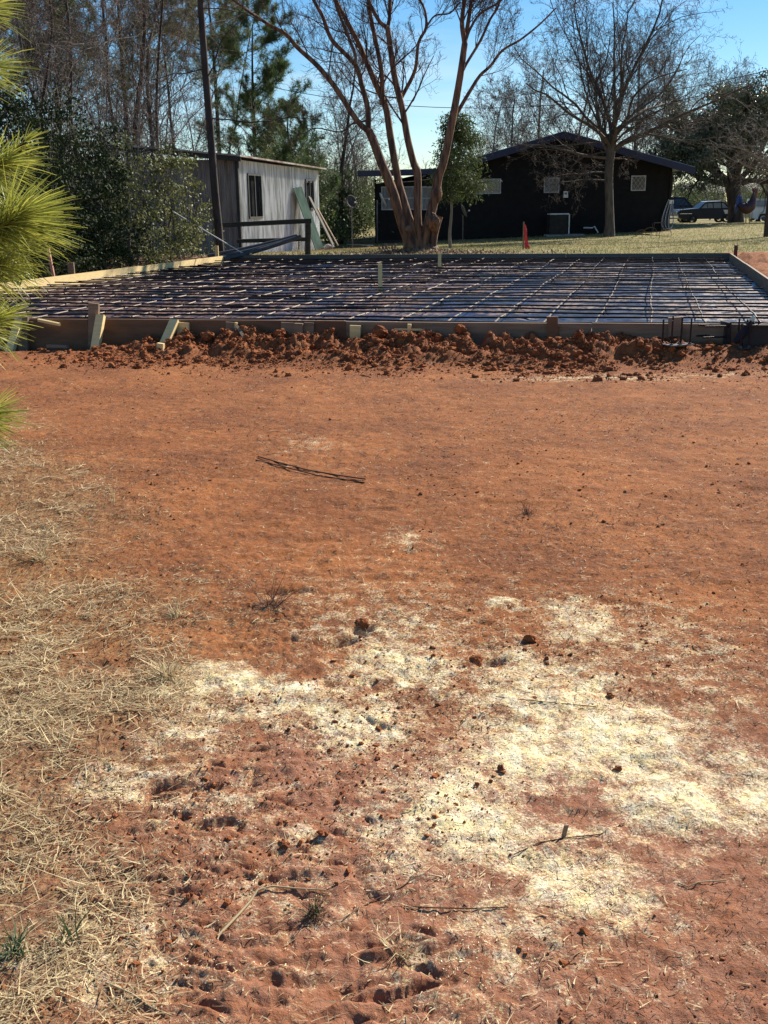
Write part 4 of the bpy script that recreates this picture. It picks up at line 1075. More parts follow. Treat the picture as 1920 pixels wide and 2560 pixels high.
# far off woods as one mass: thin bare stems and twigs
rg = np.random.default_rng(77)
fw = Tree(78, dict(seg=[8, 4, 3], wob=[.10, .2, .3], trop=[.05, .05, .03], tip=[.3, .3, .5], n=[14, 6, 0], t0=[.1, .1, .1], ang=[.6, .7, .7], rr=[.4, .6, .6], lr=[.35, .5, .5], rmin=.011, up=.1))
for k_ in range(105):
    Y = rg.uniform(52, 85); px = rg.uniform(-150, 900); b = W(px, 520, Y); b[2] = -.1
    fw.grow(b, norm(np.array([rg.normal()*.05, 0, 1])), rg.uniform(5, 11)*(1.1 if px < 560 else .55), .06, 0)
for k_ in range(90):
    Y = rg.uniform(80, 130); px = rg.uniform(560, 2100) if k_ > 25 else rg.uniform(760, 950); b = W(px, 510, Y); b[2] = -.1
    fw.grow(b, norm(np.array([rg.normal()*.05, 0, 1])), rg.uniform(4, 8)*(.8 if px < 1000 else 1), .07, 0)
V = fw.mesh(); 
me = to_mesh('distant_woods', np.concatenate(V.V), [np.concatenate(f) for f in V.F.values()]); me.materials.append(M_twig)
o = bpy.data.objects.new('distant_woods', me); col.objects.link(o); tag(o, 'far off bare winter woodland closing the view behind shed and house', 'woodland', kind='stuff')
# far evergreen undergrowth
C = []
for k_ in range(200):
    px = rg.uniform(-100, 850) if k_ < 90 else rg.uniform(760, 960) if k_ > 169 else rg.uniform(1500, 2050); Y = rg.uniform(44, 60) if k_ < 90 else rg.uniform(95, 130) if k_ < 170 else rg.uniform(68, 90)
    c = W(px, 520, Y); c[2] = 0; rr = rg.uniform(.8, 1.8); hh = rg.uniform(1., 3.2)*(.55 if px > 770 else 1) if k_ < 90 else rg.uniform(2, 4.5)
    n = 900; pts = rg.normal(size=(n, 3))*[rr*.6, rr*.6, hh*.3]+[0, 0, hh*.45]; pts[:, 2] = np.abs(pts[:, 2]); C.append(pts+c)
V, Fc = leaves(rg, np.concatenate(C), .13)
stuff('far_undergrowth', V, Fc, M_cedar, 'low olive and brown undergrowth in the distance behind shed and lawn', 'undergrowth')

# young cedar-like tree with thin trunk beside the myrtle
b = T(1127, 622); Yc = b[1]
t_ = thing('young_cedar_tree', b, 'young feathery evergreen with thin pale trunk right of the brown trunks', 'tree')
s = F/proj(b)[2]
P, R = smooth_line([b-[0, 0, .05], W(1124, 585, Yc), W(1129, 530, Yc), W(1127, 470, Yc), W(1128, 400, Yc), W(1132, 330, Yc), W(1130, 270, Yc)], np.array([5, 4, 3.2, 3, 2.8, 2, 1])/s, 3)
MB().tube(P, R, 7).build('trunk', M_twig_pale, t_, smooth=True)
rg = np.random.default_rng(55); C = []; q = MB(); zt = P[-1][2]
for k_ in range(150):
    f = rg.uniform(.46, 1); i = int(f*(len(P)-1)); c = P[i]; a = rg.uniform(0, 6.28); ln = (1.5-1.1*abs(f-.62)*2)*rg.uniform(.5, 1)*(1.0 if math.cos(a) > 0 else .5)
    e = c+np.array([math.cos(a)*ln, math.sin(a)*ln, .25*ln-.15]); q.tube(np.linspace(c, e, 3), [.012, .008, .004], 4, False)
    n = int(70*ln)+12; tt = rg.uniform(.25, 1.08, n)[:, None]; C.append(c+(e-c)*tt+rg.normal(size=(n, 3))*[.10, .10, .10]-np.array([0, 0, .06])*tt)
q.build('limbs', M_bark_grey, t_)
C = np.concatenate(C); N = len(C); d = rg.normal(size=(N, 3)); d[:, 2] -= .9; d /= np.linalg.norm(d, axis=1, keepdims=True); sd_ = np.cross(d, rg.normal(size=(N, 3))); sd_ /= np.linalg.norm(sd_, axis=1, keepdims=True)
Ls = rg.uniform(.07, .19, (N, 1)); V = np.stack([C, C+d*Ls*.5+sd_*.018, C+d*Ls, C+d*Ls*.5-sd_*.018], 1).reshape(-1, 3)
MB().add(V, np.arange(len(V)).reshape(-1, 4)).build('foliage', M_cedar, t_)

# live oak at the right
b = W(1840, 555, 62); b[2] = float(gz(b[0], b[1])); Yo = 62; s = F/proj(b)[2]
OP = dict(seg=[5, 6, 5, 4, 3], wob=[.08, .14, .2, .25, .3], trop=[.03, .03, .02, .0, 0], tip=[.7, .4, .35, .4, .5], n=[0, 9, 6, 5, 0], t0=[.5, .2, .15, .1, .1], ang=[.6, .7, .75, .8, .8], rr=[.6, .5, .55, .6, .6], lr=[1, .5, .5, .5, .5], rmin=.01, up=.1)
ot = Tree(61, OP); P, R = smooth_line([b-[0, 0, .1], W(1838, 520, Yo), W(1832, 485, Yo), W(1828, 460, Yo)], np.array([22, 18, 16, 17])/s, 4); ot.lines.append((P, R, 0))
for k_ in range(13):
    a = k_*2.4; el_ = [.35, .7, 1.0, 1.3][k_ % 4]; d = np.array([math.cos(a)*math.cos(el_), math.sin(a)*math.cos(el_), math.sin(el_)])
    ot.grow(P[-1-(k_ % 3)], d, 4.0*ot.rg.uniform(.8, 1.1)+1.2*el_, 8/s, 1)
th_ = tree_obj('oak_tree', 'rounded evergreen oak with dark forked trunk at the right behind the cars', b, ot, M_bark_dark, M_bark_dark, 0)
rg = np.random.default_rng(62); C = tips(ot, (3, 4), rg, .8, .2); C = C[C[:, 2] > 2.0]
C = C[rg.choice(len(C), min(len(C), 4200), replace=False)]; C = np.repeat(C, 11, 0)+rg.normal(size=(len(C)*11, 3))*.17
C = C[(C[:, 2] > 1.9) & (C[:, 2] < 9.6)]
V, Fc = leaves(rg, C, .15); MB().add(V, Fc).build('foliage', M_oak_leaf, th_)

# small bare tree at the right edge with arching pale twigs, dark post
b = W(1990, 590, 40); b[2] = .2
at = Tree(63, dict(seg=[4, 8, 5, 4, 3], wob=[.05, .1, .2, .25, .3], trop=[.0, -.05, -.03, 0, 0], tip=[.7, .3, .3, .4, .5], n=[0, 8, 6, 4, 0], t0=[.5, .2, .15, .1, .1], ang=[.6, .7, .75, .8, .8], rr=[.6, .5, .55, .6, .6], lr=[1, .4, .5, .5, .5], rmin=.006, up=.1))
at.grow(b, np.array([0, 0, 1.]), 1.6, .09, 0)
for k_ in range(9):
    a = 2.3+k_*.33; d = norm(np.array([math.cos(a), math.sin(a)*.5, .95])); at.grow(b+[0, 0, 1.5], d, 3.6*at.rg.uniform(.8, 1.1), .035, 1)
tree_obj('bare_tree', 'small bare tree with pale arching branches at the right edge', b, at, M_bark_grey, M_twig_pale, 0)
p = T(1916, 592); _, _, zc = proj(p); q = MB().tube([p-[0, 0, .1], p+[0, 0, 7.2]], [.11, .08], 10)
tag(q.build('utility_pole', M_bark_dark, smooth=True), 'slim dark pole at the right edge of the lawn', 'pole')

# ------------------------------------------------------------------ shed
shed = thing('metal_shed', T(602, 640), 'weathered grey corrugated metal shed with a rusty low roof behind the thicket', 'shed')
c0 = G(602, 641, .05); c0[2] = -.05; Ys = c0[1]; z0 = -.05
ztop = W(602, 398, Ys)[2]
far_ = None
for YY in np.linspace(Ys, Ys+15, 600):      # far end of the sunlit wall: same height at px 795, py 427
    q = W(795, 427, YY)
    if q[2] >= ztop-.12: break
far_ = q.copy(); far_[2] = z0
dw = far_-c0; Lw = np.linalg.norm(dw[:2]); dw = dw/np.linalg.norm(dw); nl_ = np.array([-dw[1], dw[0], 0])   # towards left
lw = 5.6
def corr_wall(A, B, zb, zt0, zt1, out, pitch=.076, dep=.014, holes=()):
    A = np.array(A); B = np.array(B); L = np.linalg.norm((B-A)[:2]); n = int(L/pitch*4); t_ = np.linspace(0, 1, n+1)
    off = dep*np.sin(t_*L/pitch*2*math.pi); q = MB()
    P = A+(B-A)*t_[:, None]+out*off[:, None]; 
    lo = P.copy(); lo[:, 2] = zb; hi = P.copy(); hi[:, 2] = zt0+(zt1-zt0)*t_
    # rows split at hole limits
    zs = sorted({0., 1.}|{h[2] for h in holes}|{h[3] for h in holes})
    for a, b_ in zip(zs[:-1], zs[1:]):
        l_ = lo+(hi-lo)*a; h_ = lo+(hi-lo)*b_; V = np.concatenate([l_, h_]); i = np.arange(n); m_ = n+1
        mid = (t_[:-1]+t_[1:])/2; kp = np.ones(n, bool)
        for h in holes:
            if a >= h[2]-1e-6 and b_ <= h[3]+1e-6: kp &= ~((mid > h[0]) & (mid < h[1]))
        i = i[kp]; q.add(V, np.stack([i, i+1, m_+i+1, m_+i], 1))
    return q
right_out = -nl_
holes = [(.10, .24, .42, .86), (.80, .91, .50, .84)]
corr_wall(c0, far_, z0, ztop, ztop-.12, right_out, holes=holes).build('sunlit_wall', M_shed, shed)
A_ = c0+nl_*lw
corr_wall(A_, c0, z0, ztop+.05, ztop, -dw).build('front_wall', mat('shaded_rusty_steel', (.30, .26, .23), (.15, .11, .09), 3, .7, .15, 20, stretch=(2, 2, .35)), shed)  # wall's shade painted in as a darker, rust-brown copy of the steel
# interior dark box so openings show a real dark room: back walls
corr_wall(A_+dw*Lw, far_, z0, ztop, ztop-.1, dw).build('back_wall', M_shed, shed)
corr_wall(A_, A_+dw*Lw, z0, ztop, ztop-.1, nl_).build('side_wall', M_shed, shed)
q = MB(); q.box(c0+[0, 0, (ztop-z0)/2]-dw*.03+right_out*.03, .1, .1, ztop-z0, dw, nl_); q.build('corner_trim', M_shed_dark, shed)
q = MB(); rc = (c0+A_)/2+dw*Lw/2; rc[2] = 0
Rz = ztop+.06
e = [c0-dw*.35+right_out*.28, far_+dw*.2+right_out*.28, A_+dw*(Lw+.2)+nl_*.25, A_-dw*.35+nl_*.25]
hgts = [Rz, Rz-.14, Rz+.5, Rz+.62]
r0 = [np.array([p[0], p[1], z]) for p, z in zip(e, hgts)]; r1 = [p+[0, 0, .05] for p in r0]; q.prism(r0, r1); q.build('roof', M_shed_roof, shed)
q = MB(); q.board(r0[3]-[0, 0, .07]+dw*.05, r0[0]-[0, 0, .07]+dw*.05, .14, .03); q.build('fascia', M_shed_dark, shed)
for h in holes:
    a = c0+(far_-c0)*h[0]; b_ = c0+(far_-c0)*h[1]; za = z0+(ztop-z0)*h[2]; zb = z0+(ztop-z0)*h[3]; q = MB()
    for z_ in (za, zb): q.board(a+[0, 0, z_-a[2]]+right_out*.03, b_+[0, 0, z_-b_[2]]+right_out*.03, .06, .05)
    for p_ in (a, (a+b_)/2, b_): q.board(p_+[0, 0, za-p_[2]+.03]+right_out*.032, p_+[0, 0, zb-p_[2]-.03]+right_out*.032, .05, .05, dw)
    f_ = q.build('window', M_shed_dark, shed)
    q = MB(); m_ = (a+b_)/2; m_[2] = (za+zb)/2; q.box(m_-right_out*.05, np.linalg.norm(b_-a), .01, zb-za, dw, nl_); q.build('pane', M_glass, f_)
# translucent green panel and planks leaning on the far part of the shed
def ls(t, z, o): p = c0+(far_-c0)*t; return p+[0, 0, z-p[2]]+right_out*o
M_gp = mat('faded_green_panel', (.06, .10, .08), (.035, .06, .05), 4, .95, spec=.05, stretch=(1, 1, .5))
tag(MB().board(ls(.68, .05, .80), ls(.66, 2.15, .10), .95, .02, dw).build('green_sheet', M_gp), 'faded green sheet panel leaning against the sunlit shed wall', 'panel')
tag(MB().board(W(832, 612, far_[1]-.8), W(772, 490, far_[1]-1.2), .22, .04, dw).build('leaning_plank', M_grey_board), 'wide dark plank propped against the far end of the shed', 'plank')
tag(MB().board(W(845, 614, far_[1]-1.3), W(793, 520, far_[1]-1.5), .10, .04, dw).build('leaning_plank', M_dull_board), 'narrow pale plank propped beside the wide dark one', 'plank')
rb = thing('rubble_pile', T(815, 622), 'small pile of pale rubble at the foot of the rail post', 'rubble'); M_rub = mat('pale_rubble', (.5, .46, .42), (.15, .12, .1), 6, .9)
for i in range(9):
    rg = np.random.default_rng(i); p = T(800+i*4, 622+rg.uniform(-4, 4)); MB().add(blob(p+[0, 0, .06+.05*(i % 3)], (.12, .1, .08), i), IF3).build('stone', M_rub, rb)
# pale panel seen through the thicket
p = T(375, 655)
tag(MB().box(W(372, 590, p[1]+1.0)-[0, 0, .1], .28, .05, 1.75).build('pale_board', mat('pale_blue_board', (.5, .58, .62), (.35, .42, .46), 3, .7, stretch=(4, 4, 1))), 'pale bluish board standing upright in the thicket', 'board')
# saplings and vines climbing in front of the shed wall
for i, (px, py, hh) in enumerate(((648, 628, 3.8), (672, 626, 4.6), (700, 624, 4.2), (722, 622, 5.0), (745, 620, 4.0), (770, 618, 3.6))):
    rg = np.random.default_rng(1200+i); b = T(px, py); pr = dict(seg=[8, 5, 3], wob=[.06, .25, .3], trop=[.06, .05, .02], tip=[.3, .3, .4], n=[16, 5, 0], t0=[.08, .1, .1], ang=[.7, .8, .8], rr=[.5, .6, .6], lr=[.2, .5, .5], rmin=.005, up=.1)
    t = Tree(1200+i, pr); t.grow(b, norm(np.array([rg.normal()*.05, rg.normal()*.03, 1])), hh, .026, 0)
    th_ = tree_obj('sapling', ['thin leafy sapling nearest the shed window, first from the left', 'second sapling from the shed corner, twisted stem', 'third sapling from the shed corner, in the middle of the wall', 'tallest vine clad sapling before the shed wall', 'sapling just left of the faded green panel', 'sapling just right of the faded green panel'][i], b, t, M_twig, M_twig, 0, group='saplings in front of the shed wall')
    C = tips(t, (1, 2), rg, .75, .2); C = np.repeat(C, 6, 0)+rg.normal(size=(len(C)*6, 3))*.08
    V, Fc = leaves(rg, C, .075); MB().add(V, Fc).build('foliage', M_leaf_lt, th_)

# ------------------------------------------------------------------ timber rail, pipes, pole
Yr = T(770, 642)[1]
rail = thing('timber_rail', T(770, 642), 'old mossy dark timber rail fence with one stout post before the shed', 'fence')
q = MB(); P = np.array([W(770, 645, Yr), W(770, 610, Yr), W(771, 575, Yr), W(770, 553, Yr)]); P[0][2] = gz(P[0][0], P[0][1])-.05
q.tube(P, [.085, .075, .09, .08], 9); q.build('post', M_fence, rail, smooth=True)
MB().board(W(556, 563, Yr-.4), W(778, 552, Yr), .12, .09).build('rail', M_fence, rail)
MB().board(W(592, 603, Yr-.3), W(768, 598, Yr), .10, .08).build('rail', M_fence, rail)
M_gp2 = mat('grey_pvc_pipe', (.06, .062, .07), (.04, .04, .045), 6, .6)
for i, (a, b_, lab) in enumerate((((520, 640), (742, 590), 'upper grey pipe resting slanted on the lower rail'), ((540, 645), (752, 592), 'middle grey pipe with pale end resting on the lower rail'), ((560, 648), (735, 597), 'lowest grey pipe of the three resting on the lower rail'))):
    A = W(*a, Yr-1.0-.1*i); B = W(*b_, Yr-.12-.06*i); A[2] = max(A[2], .12)
    tag(MB().tube(np.linspace(A, B, 6)-np.array([0, 0, .03])[None]*np.sin(np.linspace(0, 3.14, 6))[:, None], .055, 10).build('grey_pipe', M_gp2, smooth=True), lab, 'pipe', 'grey pipes on the timber rail')
A = W(424, 524, Yr-1.0); B = W(612, 636, Yr-.9)
tag(MB().tube([A, B], .014, 8).build('pale_pole', M_white, smooth=True), 'thin pale pole slanting down in front of the pine trunk', 'pole')
lay_b = [T(868, 613), T(932, 616)]
tag(MB().tube([lay_b[0]+[0, 0, .04], lay_b[1]+[0, 0, .04]], .025, 8).build('white_pipe', M_white, smooth=True), 'white pipe lying on the lawn at the foot of the dish pole', 'pipe')
q = MB()
for i in range(6):
    p = T(955+i*6, 632); q.tube([p, p+[.03*(i-3), .05, .16+.05*(i % 3)]], [.05, .03], 7)
tag(q.build('cut_stump_cluster', M_dull_board, smooth=True), 'cluster of short cut stumps at the lawn edge left of the big tree', 'stump')

# ------------------------------------------------------------------ house
YH = 50.0
def h(px, py, y=YH): return W(px, py, y)
zb = -.35
xl = h(938, 560)[0]; xr = h(1676, 500)[0]; xg0 = h(1086, 420)[0]; xpk = h(1403, 330)[0]; zpk = h(1403, 336)[2]
ze = h(1712, 424)[2]; slope = (zpk-ze)/(h(1724, 424)[0]-xpk)
xe_r = h(1726, 424)[0]; xe_l = xpk-(xe_r-xpk)
house = thing('black_house', (xl, YH, zb), 'long black clapboard house with navy blue roof edge and gable facing the lawn', 'house')
DEP = 11.0
def gable_z(x): return zpk-slope*abs(x-xpk)
q = MB(); zrow = zb; rh = .2
zw = h(938, 450)[2]+.02
def row_span(z):
    # left limit: wing wall to zw, then gable slope
    rx = xr
    if z > gable_z(xr)-.12: rx = xpk+(zpk-.12-z)/slope
    lx = xl if z < zw else xpk-(zpk-.12-z)/slope
    return lx, rx
while zrow < zpk-.15:
    z1 = min(zrow+rh, zpk-.13)
    l0, r0_ = row_span(zrow+1e-4); l1, r1_ = row_span(z1-1e-4)
    if l0 == xl and l1 > xl+.5: l1 = l1; l0 = l0 if zrow < zw-.19 else l1
    q.add([[l0, YH-.036, zrow], [r0_, YH-.036, zrow], [r1_, YH, z1], [l1, YH, z1]], [[0, 1, 2, 3]])
    q.add([[l0, YH-.036, zrow], [r0_, YH-.036, zrow], [r0_, YH+.01, zrow], [l0, YH+.01, zrow]], [[0, 3, 2, 1]])
    zrow += rh
# side and back walls
zs = gable_z(xr)-.1
q.add([[xr, YH-.02, zb], [xr, YH+DEP, zb], [xr, YH+DEP, zs], [xr, YH-.02, zs]], [[0, 1, 2, 3]])
q.add([[xl, YH-.02, zb], [xl, YH+DEP, zb], [xl, YH+DEP, zw], [xl, YH-.02, zw]], [[3, 2, 1, 0]])
q.add([[xl, YH+DEP, zb], [xr, YH+DEP, zb], [xr, YH+DEP, zs], [xpk, YH+DEP, zpk-.1], [xl, YH+DEP, zw]], [[4, 3, 2, 1, 0]])
q.build('wall', M_siding, house)
MB().box([(xl+xr)/2, YH+.02, zb+.12], xr-xl+.05, .1, .34).build('foundation', mat('dark_block_foundation', (.03, .03, .03), (.05, .05, .05), 5, .9), house)
for x_ in (xl+.04, xr-.04): MB().box([x_, YH-.05, (zb+zw)/2], .1, .04, zw-zb).build('corner_board', M_siding, house)
# roof slopes
th_r = .10; oy = .75
for sgn, xe in ((1, xe_r), (-1, xe_l)):
    zee = zpk-slope*abs(xe-xpk)
    f = [[xpk, YH-oy, zpk], [xe, YH-oy, zee], [xe, YH+DEP+.4, zee], [xpk, YH+DEP+.4, zpk]]
    q = MB().prism([np.array(p) for p in f], [np.array(p)+[0, 0, th_r] for p in f]); q.build('roof', M_roofsh, house)
    q = MB(); hh_ = .30
    a = np.array([xpk-.0*sgn, YH-oy-.03, zpk+th_r-.02]); b_ = np.array([xe, YH-oy-.03, zee+th_r-.02])
    A4 = [a-[0, .02, hh_], a+[0, .0, 0]-[0, .02, 0], a+[0, .02, 0], a-[0, -.02, hh_]]
    q.prism([a+[0, -.02, -hh_], a+[0, -.02, 0], a+[0, .02, 0], a+[0, .02, -hh_]], [b_+[0, -.02, -hh_], b_+[0, -.02, 0], b_+[0, .02, 0], b_+[0, .02, -hh_]])
    q.build('fascia', M_navy, house)
    q = MB(); q.add([[xpk, YH-oy, zpk-.16], [xe, YH-oy, zee-.16], [xe, YH+.0, zee-.16], [xpk, YH+.0, zpk-.16]], [[0, 1, 2, 3]]); q.build('soffit', M_navy, house)
# wing roof, nearly flat, overhanging left
zwl = h(898, 432)[2]; xwl = h(896, 432)[0]
f = [[xwl, YH-oy, zwl-.02], [xg0+.6, YH-oy, zwl+.05], [xg0+.6, YH+DEP, zwl+.25], [xwl, YH+DEP, zwl+.2]]
MB().prism([np.array(p) for p in f], [np.array(p)+[0, 0, .06] for p in f]).build('wing_roof', M_roofsh, house)
MB().board([xwl, YH-oy-.03, zwl-.06], [xg0+.6, YH-oy-.03, zwl+.01], .24, .035).build('fascia', M_navy, house)
MB().board([xwl-.0, YH-oy, zwl-.06], [xwl, YH+DEP, zwl+.1], .24, .035).build('fascia', M_navy, house)
MB().add([[xwl, YH-oy, zwl-.17], [xg0, YH-oy, zwl-.12], [xg0, YH, zwl-.14], [xwl, YH, zwl-.17]], [[0, 1, 2, 3]]).build('soffit', M_navy, house)
def window(px0, py0, px1, py1, kind, curtain=False, cols=2):
    a = h(px0, py1); b_ = h(px1, py0); x0, x1, z0_, z1_ = a[0], b_[0], a[2], b_[2]; q = MB(); y = YH-.07; w_ = .05
    for z_ in (z0_, z1_): q.box([(x0+x1)/2, y, z_], x1-x0+w_, .05, w_)
    for x_ in (x0, x1): q.box([x_, y, (z0_+z1_)/2], w_, .05, z1_-z0_-w_)
    if kind == 'sash':
        q.box([(x0+x1)/2, y-.002, (z0_+z1_)/2], x1-x0-w_, .05, .045)
        for c in range(1, cols): q.box([x0+(x1-x0)*c/cols, y-.004, (z0_+z1_)/2], .07, .05, z1_-z0_-w_)
    f_ = q.build('window', M_winf, house)
    q = MB(); q.box([(x0+x1)/2, y+.035, (z0_+z1_)/2], x1-x0, .012, z1_-z0_); q.build('pane', M_curt if curtain else M_glass, f_)
    if kind == 'lattice':
        q = MB(); st = .26; W_ = x1-x0; H_ = z1_-z0_
        for sg in (1, -1):
            for c in np.arange(-H_-W_, H_+W_, st):
                # line z = z0 + sg*1.35*(x-x0) + c
                pts = []
                m_ = 1.35*sg
                xs = sorted([(0-c)/m_, (H_-c)/m_]); xa = max(0, xs[0]); xb = min(W_, xs[1])
                if xb-xa > .04: q.board([x0+xa, y-.01-.004*sg, z0_+c+m_*xa], [x0+xb, y-.01-.004*sg, z0_+c+m_*xb], .014, .006)
        q.box([(x0+x1)/2, y-.005, (z0_+z1_)/2], .03, .03, H_) if W_ > 1 else None
        q.build('lattice', M_winf, f_)
window(955, 467, 1036, 524, 'sash', True)
window(1056, 467, 1092, 524, 'sash', True, 1)
window(1176, 448, 1251, 484, 'lattice')
window(1360, 445, 1397, 481, 'lattice', True)
window(1577, 440, 1613, 476, 'lattice')
# cable along wing wall
P = [h(x_, y_, YH-.12) for x_, y_ in ((936, 456), (1000, 455), (1040, 453), (1080, 446))]
MB().tube(P, .012, 5).build('cable', M_white, house)
MB().tube([h(943, 500, YH-.1), h(943, 604, YH-.1)], .03, 8).build('downspout', mat('grey_downspout', (.22, .24, .26), (.18, .2, .22), 5, .5), house)
# meter box, vents
mb_ = thing('meter_box', h(1414, 494, YH-.12), 'small pale electric meter box fixed on the black gable wall', 'meter box'); c = ORI[mb_.name]
MB().box(c+[0, 0, .14], .2, .12, .29).build('case', M_white, mb_); MB().lathe(c+[0, -.06, .18], [(.0, .03), (.055, .03), (.06, 0)], (0, -1, 0), 14).build('dial', M_glass, mb_)
MB().tube([c+[0, 0, .29], c+[0, 0, .6]], .02, 8).build('conduit', M_shed_dark, mb_)
# air conditioner on pad
pa = T(1394, 577); a = h(1394, 577, YH-.9); a[2] = float(gz(a[0], a[1]))
ac = thing('air_conditioner', a, 'dark louvred air conditioning unit with pale edge on a concrete pad', 'air conditioner')
c = a.copy()
MB().box(c+[.3, 0, .03], 1.7, .9, .12).build('pad', mat('concrete', (.3, .3, .29), (.2, .2, .19), 6, .9), ac)
MB().box(c+[0, 0, .11+.42], .76, .76, .84).build('core', M_shed_dark, ac)
q = MB()
for i in range(16): q.box(c+[0, 0, .13+.052*i], .80, .80, .022)
q.build('louvres', M_shed_dark, ac)
q = MB(); q.box(c+[0, 0, .98], .86, .86, .05)
q.build('top', M_white, ac)
q = MB()
for sx_, sy_ in ((-1, -1), (1, -1), (1, 1), (-1, 1)): q.box(c+[sx_*.41, sy_*.41, .53], .04, .04, .84)
q.build('frame', M_shed_dark, ac)
MB().box(c+[.44, -.42, .53], .05, .03, .86).build('edge_strip', M_white, ac)
# downspout elbow on the ground, coil of rusty rod on lawn, frame bench, hoses
p = h(1475, 574, YH-.7); p[2] = float(gz(p[0], p[1]))+.06
tag(MB().tube([p+[-.3, 0, .25], p+[.1, 0, .24], p+[.2, 0, .3], p+[.38, 0, .02]], .03, 6).build('drain_elbow', M_white), 'small white bent drain pipe at the base of the black wall', 'pipe')
q = MB(); p = T(1625, 594)
for cx, r in ((-.35, .2), (.0, .3), (.62, .24)):
    a_ = np.linspace(-.3, math.pi+.3, 14) if cx < .3 else np.linspace(-.8, math.pi*1.5, 18)
    q.tube(np.stack([p[0]+cx+r*np.cos(a_), p[1]+.1*np.cos(a_*2), p[2]+.12+r*np.sin(a_)*.9], 1), .013, 5)
q.tube([p+[-.75, 0, .0], p+[-.4, .1, .13], p+[.1, 0, .08], p+[.8, .1, .04]], .012, 5)
tag(q.build('wire_coil', mat('rusty_wire', (.12, .05, .03), (.07, .03, .02), 9, .7)), 'tangled rusty wire hoops lying on the lawn before the house', 'wire')
q = MB(); p = h(1644, 570, YH-.5); p[2] = float(gz(p[0], p[1]))
for x_ in (-.22, .22):
    pass
bn = thing('metal_stool', p, 'low dark metal frame stool against the house corner', 'stool')
for x_ in (-.22, .22):
    for y_ in (-.15, .15): MB().tube([p+[x_, y_, 0], p+[x_*.9, y_, .38]], .014, 6).build('leg', M_grey_board, bn)
MB().box(p+[0, 0, .39], .46, .36, .035).build('seat', M_grey_board, bn)
p = h(1672, 568, YH-.35); p[2] = float(gz(p[0], p[1]))
hs = thing('garden_hoses', p, 'bundle of blue and white hoses hanging at the right corner of the house', 'hose')
M_blue = mat('pale_blue_hose', (.10, .16, .32), (.2, .25, .4), 6, .5)
for i in range(9):
    a_ = np.linspace(-math.pi*.5, math.pi*1.5, 30); w_ = .10+.025*i; hh_ = .62+.02*(i % 4)
    Pp = np.stack([p[0]+w_*np.cos(a_)*(1-.7*np.sin(a_))*.8-.02*i+.1, p[1]+.02*i+0*a_, p[2]+.70+hh_*np.sin(a_)], 1)
    MB().tube(Pp, .012, 5).build('hose', [M_blue, M_white, M_shed_dark][i % 3], hs)
MB().box(p+[.06, .06, 1.28], .2, .12, .16).build('bracket', M_white, hs)

# satellite dishes
def dish(px, py, Y, r, facing, tiltz, footpy, m_f, label, footpx=None, polebend=None, rev=False):
    c = W(px, py, Y); t_ = thing('satellite_dish', (c[0], c[1], gz(c[0], c[1])), label, 'satellite dish')
    ax = norm(np.array(facing, float)); prof = []
    for i in range(8):
        rr = r*i/7; prof.append((rr*1.0, .18*r*(i/7)**2))
    for i in range(7, -1, -1): prof.append((r*i/7*.985, .18*r*(i/7)**2-.018))
    MB().lathe(c, prof, ax, 26).build('reflector', m_f, t_, smooth=True)
    e = c+ax*(.62*r*1.7)+np.array([0, 0, -.35*r]); MB().tube([c-np.array([0, 0, r*.8]), e], .012, 6).build('feed_arm', M_steel, t_)
    MB().box(e, .06, .12, .06).build('feed_horn', M_white, t_)
    g = W(footpx or px, footpy, Y); g[2] = float(gz(g[0], g[1]))-.02
    back = c-ax*.06-np.array([0, 0, .12])
    MB().tube([g, np.array([g[0], g[1], back[2]-.05]), back], .024, 8).build('pole', M_steel, t_)
    return t_
dish(877, 505, 44, .27, (.55, -.6, .25), 0, 607, M_shed_dark, 'dark round satellite dish on a tall pole left of the house', 881)
dish(955, 500, 48.6, .33, (.92, .1, .45), 0, 604, M_white, 'white satellite dish seen edge on at the left house corner', 943)
dish(1158, 528, 46, .27, (.90, .15, .42), 0, 592, M_grey_board, 'grey satellite dish on a short pole before the dark wall', 1157)

# stake with red netting on lawn
p = T(1308, 623); s = F/proj(p)[2]
rs = thing('flagged_stake', p, 'wooden stake on the lawn draped with bright red plastic netting', 'stake')
MB().board(p-[0, 0, .1], p+[0, 0, 66/s], .045, .03, (1, 0, 0)).build('stake', M_dull_board, rs)
q = MB(); n = 14
a = np.linspace(0, 1, n); L_ = p[None]+np.stack([.02+.02*a, -.04+0*a, (58/s)*(1-a)+.02], 1); R_ = L_+np.stack([.03+.12*a+.02*np.sin(a*9), .05*np.sin(a*11), -.05*a], 1)
V = np.concatenate([L_, R_]); i = np.arange(n-1); q.add(V, np.stack([i, i+1, n+i+1, n+i], 1)); q.add(V+[0, .012, 0], np.stack([n+i, n+i+1, i+1, i], 1)); q.build('netting', M_red, rs)

